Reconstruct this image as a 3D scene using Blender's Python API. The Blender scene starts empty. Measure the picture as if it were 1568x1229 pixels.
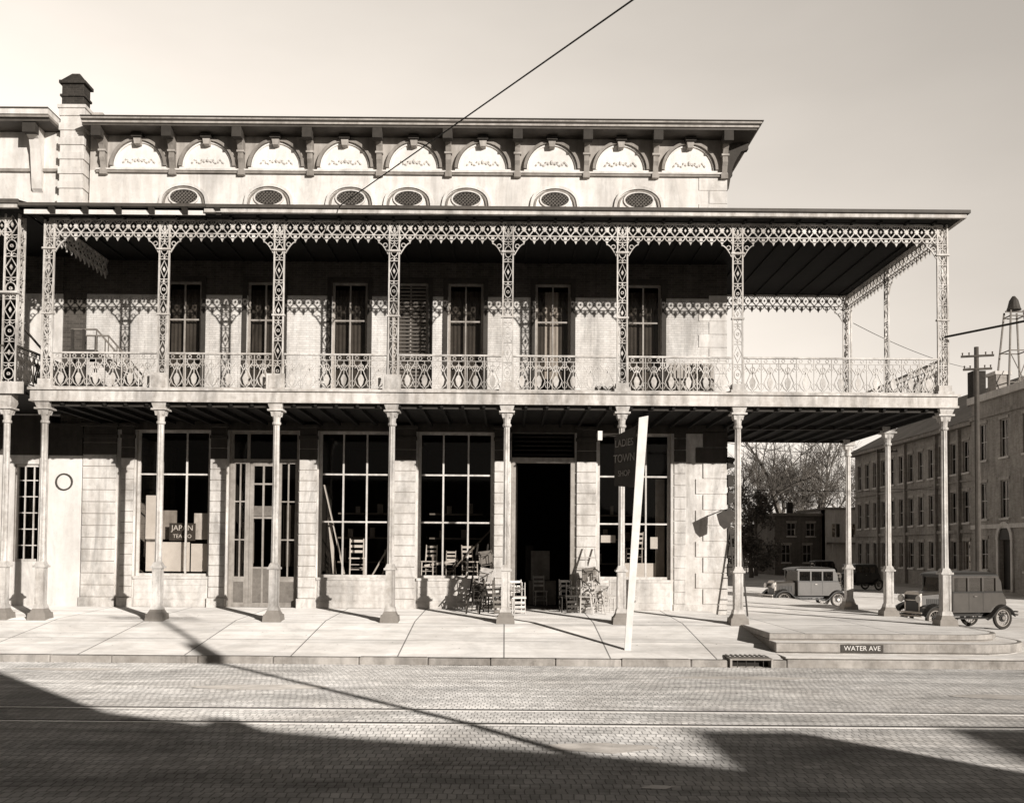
import bpy, bmesh, math, random
from mathutils import Vector, Matrix
R = random.Random(7)
scene = bpy.context.scene

# ------------------------------------------------------------------ materials
def tone(v, k=1.0):
    v = max(0.0, v)
    w = max(0.0, 1.0 - v)
    return (v, v*(0.985-0.10*w*k), v*(0.965-0.20*w*k), 1.0)

MATS = {}
def mk(name, v, rough=0.8, var=0.15, ns=3.0, bump=0.0, brick=None, plane='xz', streak=0.0,
       spec=0.25, big=0.12, mortar=0.6, bvar=0.25, metal=0.0, drough=0.0, stain=0.0, bdist=0.02, grime=0.0):
    m = bpy.data.materials.new(name); m.use_nodes = True
    nt = m.node_tree; N = nt.nodes; L = nt.links
    b = N['Principled BSDF']
    b.inputs['Roughness'].default_value = rough
    b.inputs['Specular IOR Level'].default_value = spec
    b.inputs['Metallic'].default_value = metal
    if drough and 'Diffuse Roughness' in b.inputs: b.inputs['Diffuse Roughness'].default_value = drough
    tc = N.new('ShaderNodeTexCoord')
    def noise(scale, detail=6, rgh=.65, vec=None, dist=0.0):
        n = N.new('ShaderNodeTexNoise'); n.inputs['Scale'].default_value = scale; n.inputs['Detail'].default_value = detail
        n.inputs['Roughness'].default_value = rgh; n.inputs['Distortion'].default_value = dist
        L.new(vec or tc.outputs['Object'], n.inputs['Vector']); return n
    def mapping(s):
        mp = N.new('ShaderNodeMapping'); mp.inputs['Scale'].default_value = s
        L.new(tc.outputs['Object'], mp.inputs['Vector']); return mp.outputs[0]
    def mult(c, f):
        m4 = N.new('ShaderNodeMix'); m4.data_type = 'RGBA'; m4.blend_type = 'MULTIPLY'; m4.inputs[0].default_value = 1
        L.new(c, m4.inputs[6]); L.new(f, m4.inputs[7]); return m4.outputs[2]
    def remap(s, a, b_, c, d):
        r = N.new('ShaderNodeMapRange'); r.inputs['From Min'].default_value = a; r.inputs['From Max'].default_value = b_
        r.inputs['To Min'].default_value = c; r.inputs['To Max'].default_value = d; L.new(s, r.inputs['Value']); return r.outputs[0]
    n1 = noise(ns, 7); n2 = noise(ns*big, 4, .5)
    add = N.new('ShaderNodeMath'); add.operation = 'ADD'
    L.new(n1.outputs['Fac'], add.inputs[0]); L.new(n2.outputs['Fac'], add.inputs[1])
    last = add.outputs[0]; cnt = 2.0
    if streak > 0:
        n3 = noise(2.0, 6, .5, mapping((2.6, 2.6, 0.22)))
        mu = N.new('ShaderNodeMath'); mu.operation = 'MULTIPLY'; mu.inputs[1].default_value = streak
        L.new(n3.outputs['Fac'], mu.inputs[0])
        a2 = N.new('ShaderNodeMath'); a2.operation = 'ADD'
        L.new(last, a2.inputs[0]); L.new(mu.outputs[0], a2.inputs[1]); last = a2.outputs[0]; cnt += streak
    col_f = remap(last, cnt*0.5-0.30, cnt*0.5+0.30, 0, 1)
    mix = N.new('ShaderNodeMix'); mix.data_type = 'RGBA'
    mix.inputs[6].default_value = tone(v*(1-var)); mix.inputs[7].default_value = tone(v*(1+var))
    L.new(col_f, mix.inputs[0])
    col = mix.outputs[2]
    if stain > 0:
        n4 = noise(1.6, 8, .7, mapping((0.10, 0.9, 1)), .6)
        col = mult(col, remap(n4.outputs['Fac'], .36, .60, 1-stain, 1.0))
        n5 = noise(0.45, 9, .75, None, 1.2)
        col = mult(col, remap(n5.outputs['Fac'], .35, .55, 1-stain*.7, 1.0))
    if grime > 0:
        n6 = noise(1.1, 8, .7, mapping((1.0, 1.0, .28)), .8)
        col = mult(col, remap(n6.outputs['Fac'], .36, .54, 1-grime, 1.0))
        n7 = noise(9.0, 5, .7)
        col = mult(col, remap(n7.outputs['Fac'], .30, .42, 1-grime*.6, 1.0))
    hsrc = n1.outputs['Fac']
    if brick:
        bw, rh, mo = brick
        sx = N.new('ShaderNodeSeparateXYZ'); L.new(tc.outputs['Object'], sx.inputs[0])
        cx = N.new('ShaderNodeCombineXYZ')
        if plane == 'xz':
            ad = N.new('ShaderNodeMath'); ad.operation = 'ADD'
            L.new(sx.outputs[0], ad.inputs[0]); L.new(sx.outputs[1], ad.inputs[1])
            L.new(ad.outputs[0], cx.inputs[0]); L.new(sx.outputs[2], cx.inputs[1])
        elif plane == 'xy':
            L.new(sx.outputs[0], cx.inputs[0]); L.new(sx.outputs[1], cx.inputs[1])
        else:
            L.new(sx.outputs[1], cx.inputs[0]); L.new(sx.outputs[0], cx.inputs[1])
        bt = N.new('ShaderNodeTexBrick')
        bt.inputs['Scale'].default_value = 1.0
        bt.inputs['Brick Width'].default_value = bw; bt.inputs['Row Height'].default_value = rh
        bt.inputs['Mortar Size'].default_value = mo; bt.inputs['Mortar Smooth'].default_value = 0.5
        bt.inputs['Color1'].default_value = (1, 1, 1, 1)
        bt.inputs['Color2'].default_value = (1-bvar, 1-bvar, 1-bvar, 1)
        bt.inputs['Mortar'].default_value = (mortar, mortar, mortar, 1)
        if mo > 0.009 and bw > 1: bt.offset = 0.0
        if stain > 0 and bw < 1:
            nd = noise(0.35, 5, .6)
            sc_ = N.new('ShaderNodeVectorMath'); sc_.operation = 'SCALE'; sc_.inputs['Scale'].default_value = 0.45
            L.new(nd.outputs['Color'], sc_.inputs[0])
            av = N.new('ShaderNodeVectorMath'); av.operation = 'ADD'
            L.new(cx.outputs[0], av.inputs[0]); L.new(sc_.outputs[0], av.inputs[1]); L.new(av.outputs[0], bt.inputs['Vector'])
        else:
            L.new(cx.outputs[0], bt.inputs['Vector'])
        col = mult(col, bt.outputs['Color'])
        sb = N.new('ShaderNodeMath'); sb.operation = 'SUBTRACT'
        L.new(n1.outputs['Fac'], sb.inputs[0]); L.new(bt.outputs['Fac'], sb.inputs[1]); hsrc = sb.outputs[0]
    L.new(col, b.inputs['Base Color'])
    if bump > 0:
        bp = N.new('ShaderNodeBump'); bp.inputs['Strength'].default_value = bump; bp.inputs['Distance'].default_value = bdist
        L.new(hsrc, bp.inputs['Height']); L.new(bp.outputs[0], b.inputs['Normal'])
    MATS[name] = m
    return m

def mk_glass(name, fac=0.10, tint=0.75, refl=.9):
    m = bpy.data.materials.new(name); m.use_nodes = True
    nt = m.node_tree; N = nt.nodes; L = nt.links
    for n in list(N): N.remove(n)
    o = N.new('ShaderNodeOutputMaterial'); mx = N.new('ShaderNodeMixShader')
    t = N.new('ShaderNodeBsdfTransparent'); t.inputs[0].default_value = tone(tint)
    g = N.new('ShaderNodeBsdfGlossy'); g.inputs['Roughness'].default_value = 0.03
    g.inputs[0].default_value = tone(refl)
    fr = N.new('ShaderNodeFresnel'); fr.inputs[0].default_value = 1.45
    ad = N.new('ShaderNodeMath'); ad.operation = 'ADD'; ad.inputs[1].default_value = fac
    tc = N.new('ShaderNodeTexCoord'); nz = N.new('ShaderNodeTexNoise'); nz.inputs['Scale'].default_value = 0.9
    bp = N.new('ShaderNodeBump'); bp.inputs['Strength'].default_value = 0.12
    L.new(tc.outputs['Object'], nz.inputs['Vector']); L.new(nz.outputs[0], bp.inputs['Height']); L.new(bp.outputs[0], g.inputs['Normal'])
    L.new(fr.outputs[0], ad.inputs[0]); L.new(ad.outputs[0], mx.inputs[0])
    L.new(t.outputs[0], mx.inputs[1]); L.new(g.outputs[0], mx.inputs[2]); L.new(mx.outputs[0], o.inputs[0])
    MATS[name] = m; return m

mk('paint_brick', 0.76, 0.85, 0.13, 2.5, 0.6, brick=(0.22, 0.078, 0.007), mortar=0.80, bvar=0.12, streak=1.0, grime=.34)
mk('shade_toned_brick', 0.10, 0.9, 0.25, 2.5, 0.6, brick=(0.22, 0.078, 0.008), mortar=1.5, bvar=0.35, streak=1.0)  # upper-wall shade under the gallery roof, painted in as dark brick
mk('stucco', 0.74, 0.85, 0.13, 2.5, 0.25, streak=1.2, grime=.28)
mk('stucco_band', 0.42, 0.85, 0.2, 3, 0.25, streak=1.2, grime=.25)
mk('stucco_white', 0.80, 0.85, 0.08, 4, 0.2, streak=0.8, grime=.16)
mk('cornice', 0.31, 0.8, 0.28, 3, 0.3, streak=1.0, grime=.25)
mk('bracket_dark', 0.05, 0.8, 0.3, 6, 0.3)
mk('stone', 0.66, 0.85, 0.22, 4, 0.7, streak=0.9, grime=.42)
mk('stone_joint', 0.30, 0.9, 0.2, 5, 0.3)
mk('stone_shaded', 0.07, 0.85, 0.28, 4, 0.7, streak=0.9)  # shaded copy of stone; shade under the gallery floor painted in
mk('iron_white', 0.62, 0.6, 0.28, 7, 0.2, spec=0.4, streak=0.8, grime=.42)
mk('iron_dark', 0.07, 0.6, 0.3, 7, 0.2)
mk('fascia', 0.60, 0.7, 0.25, 5, 0.2, streak=1.3, grime=.38)
mk('roof_metal', 0.09, 0.6, 0.3, 4, 0.2)
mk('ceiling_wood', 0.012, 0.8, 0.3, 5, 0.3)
mk('floor_wood', 0.10, 0.8, 0.3, 5, 0.3)
mk('wood_trim', 0.34, 0.7, 0.28, 6, 0.3, streak=0.9)
mk('wood_light', 0.66, 0.7, 0.20, 6, 0.3, streak=0.9, grime=.32)
mk('wood_mid', 0.20, 0.7, 0.3, 8, 0.3)
mk('wood_dark', 0.05, 0.7, 0.3, 8, 0.3)
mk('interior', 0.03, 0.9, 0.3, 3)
mk('curtain', 0.36, 0.9, 0.25, 5, 0.3, streak=1.5)
mk('shade', 0.06, 0.9, 0.35, 4, 0.2, streak=1.5)
mk('paper', 0.78, 0.8, 0.10, 5)
mk('chimney_brick', 0.05, 0.9, 0.35, 6, 0.7, brick=(0.22, 0.078, 0.008), mortar=1.6, bvar=0.4)
mk('red_brick', 0.38, 0.9, 0.25, 3, 0.5, brick=(0.24, 0.085, 0.01), mortar=1.2, bvar=0.25, streak=0.8, grime=.25)  # distance haze put into a paler base colour
mk('house_brick', 0.17, 0.9, 0.25, 3, 0.5, brick=(0.24, 0.085, 0.01), mortar=1.2, bvar=0.25, streak=0.8)
mk('bg_white', 0.66, 0.85, 0.15, 3, 0.2, streak=1.0, grime=.2)
mk('bg_roof', 0.22, 0.85, 0.3, 4, 0.3)
mk('bg_inside', 0.07, 0.85, 0.3, 4, 0.3)  # window depths paler too, for painted-in haze
mk('concrete', 0.78, 0.9, 0.14, 1.6, 0.5, brick=(2.62, 2.3, 0.022), plane='xy', mortar=0.35, bvar=0.12, drough=1.0, stain=.28)
mk('concrete_plain', 0.74, 0.9, 0.22, 2.2, 0.5, drough=1.0, stain=.18)
mk('kerb_stone', 0.40, 0.9, 0.40, 3.0, 0.8, grime=.35)
mk('street_brick', 0.82, 0.88, 0.16, 0.9, 0.9, brick=(0.105, 0.21, 0.008), plane='xy', mortar=0.50, bvar=0.26, drough=1.0, stain=.46, bdist=.03)
mk('road_patch', 0.50, 0.9, 0.25, 2.5, 0.6, drough=1.0, grime=.3)
mk('cross_paving', 0.72, 0.9, 0.2, 1.3, 0.5, drough=1.0, stain=.2)
mk('ground_dirt', 0.45, 0.95, 0.2, 0.8, 0.3, drough=1.0)
mk('rail_steel', 0.85, 0.4, 0.1, 5, 0.1)
mk('rail_groove', 0.03, 0.9, 0.2, 5)
mk('bark_far', 0.15, 0.95, 0.3, 4)
mk('bark', 0.12, 0.95, 0.3, 4)
mk('foliage', 0.12, 0.95, 0.4, 2)
mk('foliage_light', 0.22, 0.95, 0.4, 2)
mk('car_paint', 0.085, 0.35, 0.2, 3, 0.0, spec=0.5, grime=.2)
mk('car_dark', 0.025, 0.4, 0.2, 3, 0.0, spec=0.5)
mk('rubber', 0.05, 0.85, 0.2, 6)
mk('chrome', 0.45, 0.3, 0.1, 4, metal=0.8)
mk('sign_dark', 0.06, 0.7, 0.3, 5, 0.2)
mk('pole_wood', 0.09, 0.9, 0.3, 6, 0.5, streak=1)
mk('post_paint', 0.80, 0.8, 0.12, 5, 0.15, grime=.15)
mk('wire', 0.03, 0.7, 0.1, 3)
mk_glass('glass', 0.0, 0.85, .75)
mk_glass('glass_dark', 0.01, 0.35, .5)

# ------------------------------------------------------------------ builder
class MB:
    def __init__(s): s.v = []; s.f = []; s.m = []; s.mats = []; s.T = None
    def mi(s, n):
        if n not in s.mats: s.mats.append(n)
        return s.mats.index(n)
    def addv(s, p):
        p = Vector(p)
        if s.T is not None: p = s.T @ p
        s.v.append(p); return len(s.v)-1
    def face(s, idx, mat): s.f.append(idx); s.m.append(s.mi(mat))
    def poly(s, pts, mat): s.face([s.addv(p) for p in pts], mat)
    def hexa(s, b, t, mat):
        n = len(b)
        i = [s.addv(p) for p in b]; j = [s.addv(p) for p in t]
        s.face(i[::-1], mat); s.face(j, mat)
        for k in range(n):
            l = (k+1) % n
            s.face([i[k], i[l], j[l], j[k]], mat)
    def box(s, x0, x1, y0, y1, z0, z1, mat):
        s.hexa([(x0, y0, z0), (x1, y0, z0), (x1, y1, z0), (x0, y1, z0)],
               [(x0, y0, z1), (x1, y0, z1), (x1, y1, z1), (x0, y1, z1)], mat)
    def taper(s, cx, cy, z0, z1, w0, w1, mat, d0=None, d1=None):
        d0 = w0 if d0 is None else d0; d1 = w1 if d1 is None else d1
        a, b, c, d = w0/2, d0/2, w1/2, d1/2
        s.hexa([(cx-a, cy-b, z0), (cx+a, cy-b, z0), (cx+a, cy+b, z0), (cx-a, cy+b, z0)],
               [(cx-c, cy-d, z1), (cx+c, cy-d, z1), (cx+c, cy+d, z1), (cx-c, cy+d, z1)], mat)
    def bar(s, p0, p1, w, d, mat, up=(0, 0, 1)):
        p0 = Vector(p0); p1 = Vector(p1); a = (p1-p0).normalized(); u = Vector(up)
        if abs(a.dot(u)) > 0.98: u = Vector((0, 1, 0))
        x = a.cross(u).normalized(); z = x.cross(a).normalized()
        q = [(-1, -1), (1, -1), (1, 1), (-1, 1)]
        s.hexa([p0 + x*(i*w/2) + z*(j*d/2) for i, j in q], [p1 + x*(i*w/2) + z*(j*d/2) for i, j in q], mat)
    def cyl(s, p0, p1, r0, r1, n, mat, caps=True):
        p0 = Vector(p0); p1 = Vector(p1); a = (p1-p0).normalized()
        u = Vector((0, 0, 1)) if abs(a.z) < 0.9 else Vector((0, 1, 0))
        x = a.cross(u).normalized(); y = a.cross(x)
        i = []; j = []
        for k in range(n):
            t = 2*math.pi*k/n; d = x*math.cos(t)+y*math.sin(t)
            i.append(s.addv(p0+d*r0)); j.append(s.addv(p1+d*r1))
        for k in range(n):
            l = (k+1) % n; s.face([i[k], i[l], j[l], j[k]], mat)
        if caps: s.face(i[::-1], mat); s.face(j, mat)
    def lathe(s, cx, cy, prof, n, mat):
        rings = []
        for r, z in prof:
            rings.append([s.addv((cx+r*math.cos(2*math.pi*k/n), cy+r*math.sin(2*math.pi*k/n), z)) for k in range(n)])
        for a, b in zip(rings, rings[1:]):
            for k in range(n):
                l = (k+1) % n; s.face([a[k], a[l], b[l], b[k]], mat)
        s.face(rings[0][::-1], mat); s.face(rings[-1], mat)
    def prism(s, pts, f0, f1, mat):
        s.hexa([f0(*p) for p in pts], [f1(*p) for p in pts], mat)
    def strip(s, path, w, O, U, d, mat, closed=False):
        O = Vector(O); U = Vector(U); Z = Vector((0, 0, 1)); Nn = U.cross(Z)
        n = len(path); idx = []
        for i in range(n):
            if closed: a = path[i-1]; b = path[(i+1) % n]
            else: a = path[max(0, i-1)]; b = path[min(n-1, i+1)]
            tx = b[0]-a[0]; tz = b[1]-a[1]; l = math.hypot(tx, tz) or 1
            nx, nz = -tz/l, tx/l
            px, pz = path[i]
            r = []
            for sw, sd in ((-1, -1), (1, -1), (1, 1), (-1, 1)):
                r.append(s.addv(O + U*(px+nx*sw*w/2) + Z*(pz+nz*sw*w/2) + Nn*(sd*d/2)))
            idx.append(r)
        rng = range(n) if closed else range(n-1)
        for i in rng:
            a = idx[i]; b = idx[(i+1) % n]
            for k in range(4):
                l = (k+1) % 4; s.face([a[k], a[l], b[l], b[k]], mat)
        if not closed: s.face(idx[0][::-1], mat); s.face(idx[-1], mat)
    def plate(s, pts, O, U, d, mat):
        O = Vector(O); U = Vector(U); Z = Vector((0, 0, 1)); Nn = U.cross(Z)
        s.hexa([O+U*p[0]+Z*p[1]-Nn*d/2 for p in pts], [O+U*p[0]+Z*p[1]+Nn*d/2 for p in pts], mat)
    def wall(s, x0, x1, z0, z1, ops, yf, th, mat, rmat=None):
        rmat = rmat or mat
        xs = sorted(set([x0, x1]+[o[0] for o in ops]+[o[1] for o in ops]))
        zs = sorted(set([z0, z1]+[o[2] for o in ops]+[o[3] for o in ops]))
        def hole(i, j):
            if i < 0 or j < 0 or i >= len(xs)-1 or j >= len(zs)-1: return None
            cx = (xs[i]+xs[i+1])/2; cz = (zs[j]+zs[j+1])/2
            return any(o[0] < cx < o[1] and o[2] < cz < o[3] for o in ops)
        for i in range(len(xs)-1):
            for j in range(len(zs)-1):
                a, b, c, d = xs[i], xs[i+1], zs[j], zs[j+1]
                if not hole(i, j):
                    s.poly([(a, yf, c), (b, yf, c), (b, yf, d), (a, yf, d)], mat)
                    s.poly([(a, yf+th, c), (a, yf+th, d), (b, yf+th, d), (b, yf+th, c)], mat)
                    for di, dj, p in ((-1, 0, ((a, c), (a, d))), (1, 0, ((b, c), (b, d))), (0, -1, ((a, c), (b, c))), (0, 1, ((a, d), (b, d)))):
                        h = hole(i+di, j+dj)
                        if h or h is None:
                            (u0, w0), (u1, w1) = p
                            s.poly([(u0, yf, w0), (u1, yf, w1), (u1, yf+th, w1), (u0, yf+th, w0)], rmat)
    def frame(s, x0, x1, z0, z1, y, vs, hs, w, mat, glass='glass', outer=0.09):
        s.box(x0, x0+outer, y, y+0.08, z0, z1, mat); s.box(x1-outer, x1, y, y+0.08, z0, z1, mat)
        s.box(x0+outer, x1-outer, y, y+0.08, z0, z0+outer, mat); s.box(x0+outer, x1-outer, y, y+0.08, z1-outer, z1, mat)
        for v in vs: s.box(v-w/2, v+w/2, y+0.01, y+0.07, z0+outer, z1-outer, mat)
        for h in hs: s.box(x0+outer, x1-outer, y+0.014, y+0.066, h-w/2, h+w/2, mat)
        if glass: s.poly([(x0+outer, y+0.04, z0+outer), (x1-outer, y+0.04, z0+outer), (x1-outer, y+0.04, z1-outer), (x0+outer, y+0.04, z1-outer)], glass)
    def make(s, name, parent=None, smooth=False, bevel=0.0):
        me = bpy.data.meshes.new(name)
        me.from_pydata([tuple(p) for p in s.v], [], s.f)
        for n in s.mats: me.materials.append(MATS[n])
        me.polygons.foreach_set('material_index', s.m)
        bm = bmesh.new(); bm.from_mesh(me); bmesh.ops.recalc_face_normals(bm, faces=bm.faces); bm.to_mesh(me); bm.free()
        if smooth: me.polygons.foreach_set('use_smooth', [True]*len(me.polygons))
        me.update()
        ob = bpy.data.objects.new(name, me); scene.collection.objects.link(ob)
        if parent: ob.parent = parent
        if bevel:
            mod = ob.modifiers.new('bevel', 'BEVEL'); mod.width = bevel; mod.segments = 2; mod.limit_method = 'ANGLE'
        return ob

def empty(name, loc=(0, 0, 0)):
    e = bpy.data.objects.new(name, None); e.location = loc; scene.collection.objects.link(e); return e

def text(body, size, loc, rot, mat, parent, name, ext=0.004):
    c = bpy.data.curves.new(name, 'FONT'); c.body = body; c.size = size; c.extrude = ext
    c.align_x = 'CENTER'; c.align_y = 'CENTER'
    o = bpy.data.objects.new(name, c); scene.collection.objects.link(o)
    o.location = loc; o.rotation_euler = rot; c.materials.append(MATS[mat])
    if parent: o.parent = parent
    return o

def arc(cx, cz, r, a0, a1, n, rz=None):
    rz = r if rz is None else rz
    return [(cx+r*math.cos(math.radians(a0+(a1-a0)*i/n)), cz+rz*math.sin(math.radians(a0+(a1-a0)*i/n))) for i in range(n+1)]

CY = 27.9    # column line
W = 32.0     # shop wall
XE = 12.96   # end of gallery
XL = -13.62
COLS = [-13.62, -10.19, -6.77, -3.35, 0.04, 3.44, 6.87, 12.96]
ZS0, ZS1 = 6.37, 6.72
ZF = 11.90

# ================================================================== GROUND
def prof_sheet(mb, x0, x1, prof, dz, mat, nx=1):
    for (ya, za), (yb, zb) in zip(prof, prof[1:]):
        mb.poly([(x0, ya, za+dz), (x1, ya, za+dz), (x1, yb, zb+dz), (x0, yb, zb+dz)], mat)
g = MB()
prof_sheet(g, -900, 900, [(-900, -.55), (-40, -.55), (0, -.42), (14, -.42), (23.2, -.71), (28, -.47), (1500, -.47)], 0, 'ground_dirt')
g.make('ground')
rd = MB()
prof_sheet(rd, -120, 120, [(-3.0, -.42), (0, -.42), (14, -.42), (23.2, -.71)], 0.010, 'street_brick')
rd.make('brick_road')
cs = MB()
prof_sheet(cs, 13.32, 31, [(23.2, -.71), (28, -.47), (200, -.47)], 0.008, 'cross_paving')
cs.make('cross_street')
tr = MB()
for yy in (15.15, 13.75):
    z = -.42 - max(0, (yy-14))*.29/9.2 + .01
    tr.box(-120, 120, yy-.045, yy+.03, z-.05, z+.010, 'rail_steel')
    tr.box(-120, 120, yy+.035, yy+.13, z-.05, z+.006, 'rail_groove')
tr.make('streetcar_rails')
# repair patches in the paving
rp = MB(); rr = random.Random(12)
def zroad(y): return -.42 if y < 14 else -.42-(y-14)*.29/9.2
for cx_, cy_, a_, b_ in ((-4.6, 18.2, 1.3, .5), (5.2, 20.6, 1.7, .35), (1.2, 12.2, .7, .35), (9.5, 17.5, 1.2, .4), (-9.8, 21.4, 1.4, .3)):
    pts = []
    for k in range(14):
        t = 2*math.pi*k/14; q = rr.uniform(.75, 1.15); x = cx_+a_*q*math.cos(t); y = cy_+b_*q*math.sin(t); pts.append((x, y, zroad(y)+.016))
    rp.poly(pts, 'road_patch')
rp.make('road_patches')

# sidewalk
side = empty('sidewalk')
sw = MB()
P = [(23.4, -.53), (27.9, 0.0), (32.05, .12)]
x0, x1 = -120, 6.9
for (ya, za), (yb, zb) in zip(P, P[1:]):
    sw.poly([(x0, ya, za), (x1, ya, za), (x1, yb, zb), (x0, yb, zb)], 'concrete')
sw.poly([(x1, 23.4, -.9), (x1, 23.4, -.53), (x1, 27.9, 0), (x1, 32.05, .12), (x1, 32.05, -.9)], 'concrete')
sw.make('sloped_paving', side)
kb = MB()
DX0, DX1 = 5.5, 6.55
xk = -60.0
while xk < 6.9:
    xn = min(xk+R.uniform(1.4, 2.2), 6.9)
    segs = [(xk, xn)]
    if xn > DX0 and xk < DX1:
        segs = []
        if xk < DX0: segs.append((xk, DX0))
        if xn > DX1: segs.append((DX1, xn))
    for p, q in segs:
        if q-p > .03: kb.box(p+.006, q-.006, 23.18+R.uniform(-.015, .015), 23.397, -.95, -.527+R.uniform(-.01, .012), 'kerb_stone')
    xk = xn
kb.make('kerb', side, bevel=0.03)

def rrect(x0, x1, y0, y1, r, n=10):
    pts = [(x0, y1), (x0, y0)]
    for i in range(n+1):
        a = math.radians(-90+90*i/n); pts.append((x1-r+r*math.cos(a), y0+r+r*math.sin(a)))
    pts.append((x1, y1)); return pts
def slab(name, pts, z0, z1, mat, bev=.02):
    m = MB(); m.prism(pts, lambda x, y: (x, y, z0), lambda x, y: (x, y, z1), mat); m.make(name, side, bevel=bev)
slab('corner_paving', rrect(6.95, 13.22, 24.85, 60, 1.3), -.9, 0.004, 'concrete')
slab('upper_step_shaded_edging', rrect(6.903, 13.34, 24.72, 60.05, 1.4), -.14, 0.0, 'kerb_stone')  # riser shade put into the grey edging colour
slab('upper_step_shaded_riser', rrect(6.906, 13.30, 24.77, 60.04, 1.4), -.9, -.143, 'stone_joint')  # shadow line below the nosing put in as a darker strip
slab('corner_step', rrect(6.93, 13.75, 24.25, 28.2, 1.6), -.9, -.186, 'concrete_plain')
slab('lower_step_shaded_edging', rrect(6.909, 13.85, 24.12, 28.25, 1.7), -.42, -.19, 'kerb_stone')  # lower riser's shade likewise put in by the darker stone
slab('corner_landing', rrect(6.94, 14.6, 23.42, 28.3, 1.9), -.9, -.47, 'concrete_plain')
slab('corner_kerb', rrect(6.912, 14.75, 23.18, 28.4, 2.0), -.95, -.50, 'kerb_stone')
pl = MB()
pl.box(8.55, 9.62, 24.098, 24.115, -.405, -.215, 'sign_dark'); pl.make('street_name_tile', side)
text('WATER AVE', .17, (9.085, 24.094, -.31), (math.radians(90), 0, 0), 'paper', side, 'street_name_letters', .002)

dr = empty('storm_drain')
d = MB()
d.box(DX0, DX1, 23.5, 24.0, -.58, -.47, 'iron_dark'); d.box(DX0, DX0+.05, 23.1, 23.5, -.78, -.48, 'kerb_stone')
d.box(DX1-.05, DX1, 23.1, 23.5, -.78, -.48, 'kerb_stone'); d.box(DX0+.05, DX1-.05, 23.12, 23.49, -.52, -.475, 'stone_joint')
d.box(DX0+.05, DX1-.05, 23.42, 23.46, -.80, -.52, 'interior')
for i in range(8):
    xx = DX0+.08+i*.12; d.box(xx, xx+.04, 23.52, 23.97, -.47, -.46, 'stone')
for i in range(4):
    xx = DX0+.2+i*.21; d.cyl((xx, 23.2, -.72), (xx, 23.2, -.52), .012, .012, 5, 'iron_dark')
d.make('drain_body', dr)

# ================================================================== MAIN BUILDING
bld = empty('corner_store_building')
BX0, BX1 = -14.3, 7.5
shops = dict(O1=(-12.49, -10.0, 1.15, 6.1), O2=(-9.35, -7.0, .0, 6.1), O3=(-6.31, -3.89, 1.15, 6.1), O4=(-2.94, -.4, 1.15, 6.1),
             O5=(.22, 2.36, .0, 6.1), O6=(3.13, 5.61, 1.15, 6.1))
UPW = [-11.0, -8.23, -5.34, -3.27, -1.39, 1.59, 4.68]
wl = MB()
wl.wall(BX0, BX1, -.5, 6.101, list(shops.values()), W, .4, 'stone', 'wood_trim')
wl.wall(BX0, BX1, 6.101, 6.55, [], W, .4, 'stone_shaded')
wl.make('ground_floor_wall', bld)
wu = MB()
ZB = 10.72
wu.wall(BX0, BX1, 6.55, ZB, [(x-.6, x+.6, 6.75, ZB) for x in UPW], W, .4, 'paint_brick')
wu.wall(BX0, BX1, ZB, 13.2, [(x-.6, x+.6, ZB, 11.2) for x in UPW], W, .4, 'shade_toned_brick')  # roof shade put into the wall colour above this height
wu.wall(BX0, BX1, 13.2, 15.0, [], W, .4, 'stucco')
wu.wall(BX0, BX1, 15.0, 16.2, [], W, .4, 'stucco_band')
wu.make('upper_wall', bld)
sh = MB()
sh.box(BX0, BX0+.35, W+.4, 48, -.5, 16.1, 'red_brick')
sh.box(BX1-.35, BX1, W+.4, 48, -.5, 16.1, 'paint_brick')
sh.box(BX0+.35, BX1-.35, 47.6, 48, -.5, 16.1, 'red_brick')
sh.box(BX0+.35, BX1-.35, W+.4, 47.6, 15.9, 16.05, 'bg_roof')
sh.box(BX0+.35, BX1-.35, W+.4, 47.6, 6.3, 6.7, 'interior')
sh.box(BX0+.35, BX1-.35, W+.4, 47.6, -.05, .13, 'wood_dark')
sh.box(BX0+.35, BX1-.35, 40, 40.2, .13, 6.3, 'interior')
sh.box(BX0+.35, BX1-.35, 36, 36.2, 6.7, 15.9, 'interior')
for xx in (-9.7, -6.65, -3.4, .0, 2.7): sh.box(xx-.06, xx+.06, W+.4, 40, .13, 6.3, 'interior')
sh.make('side_walls_and_floors', bld)

# shopfront joinery
sf = MB()
def shopwin(o, vs, hs, fr='wood_trim'):
    x0, x1, z0, z1 = o
    sf.frame(x0, x1, z0, z1, W+.14, vs, hs, .055, fr)
    sf.box(x0-.02, x1+.02, W-.10, W+.139, z0-.09, z0-.002, 'wood_light')
    sf.box(x0, x1, W-.03, W-.002, .0, z0-.094, 'wood_light')
    n = 4; hh = (z0-.094-.1)/n
    for i in range(n):
        sf.box(x0+.03, x1-.03, W-.055, W-.031, .12+i*hh+.015, .12+(i+1)*hh-.015, 'wood_light')
    sf.box(x0, x1, W-.09, W-.056, 0, .12, 'wood_trim')
shopwin(shops['O1'], [-11.66, -10.83], [4.6], 'wood_light')
shopwin(shops['O3'], [-5.5, -4.7], [4.64, 3.03], 'wood_light')
shopwin(shops['O4'], [-2.1, -1.25], [4.64, 3.03], 'wood_light')
shopwin(shops['O6'], [3.96, 4.79], [4.64, 3.03], 'wood_light')
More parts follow.
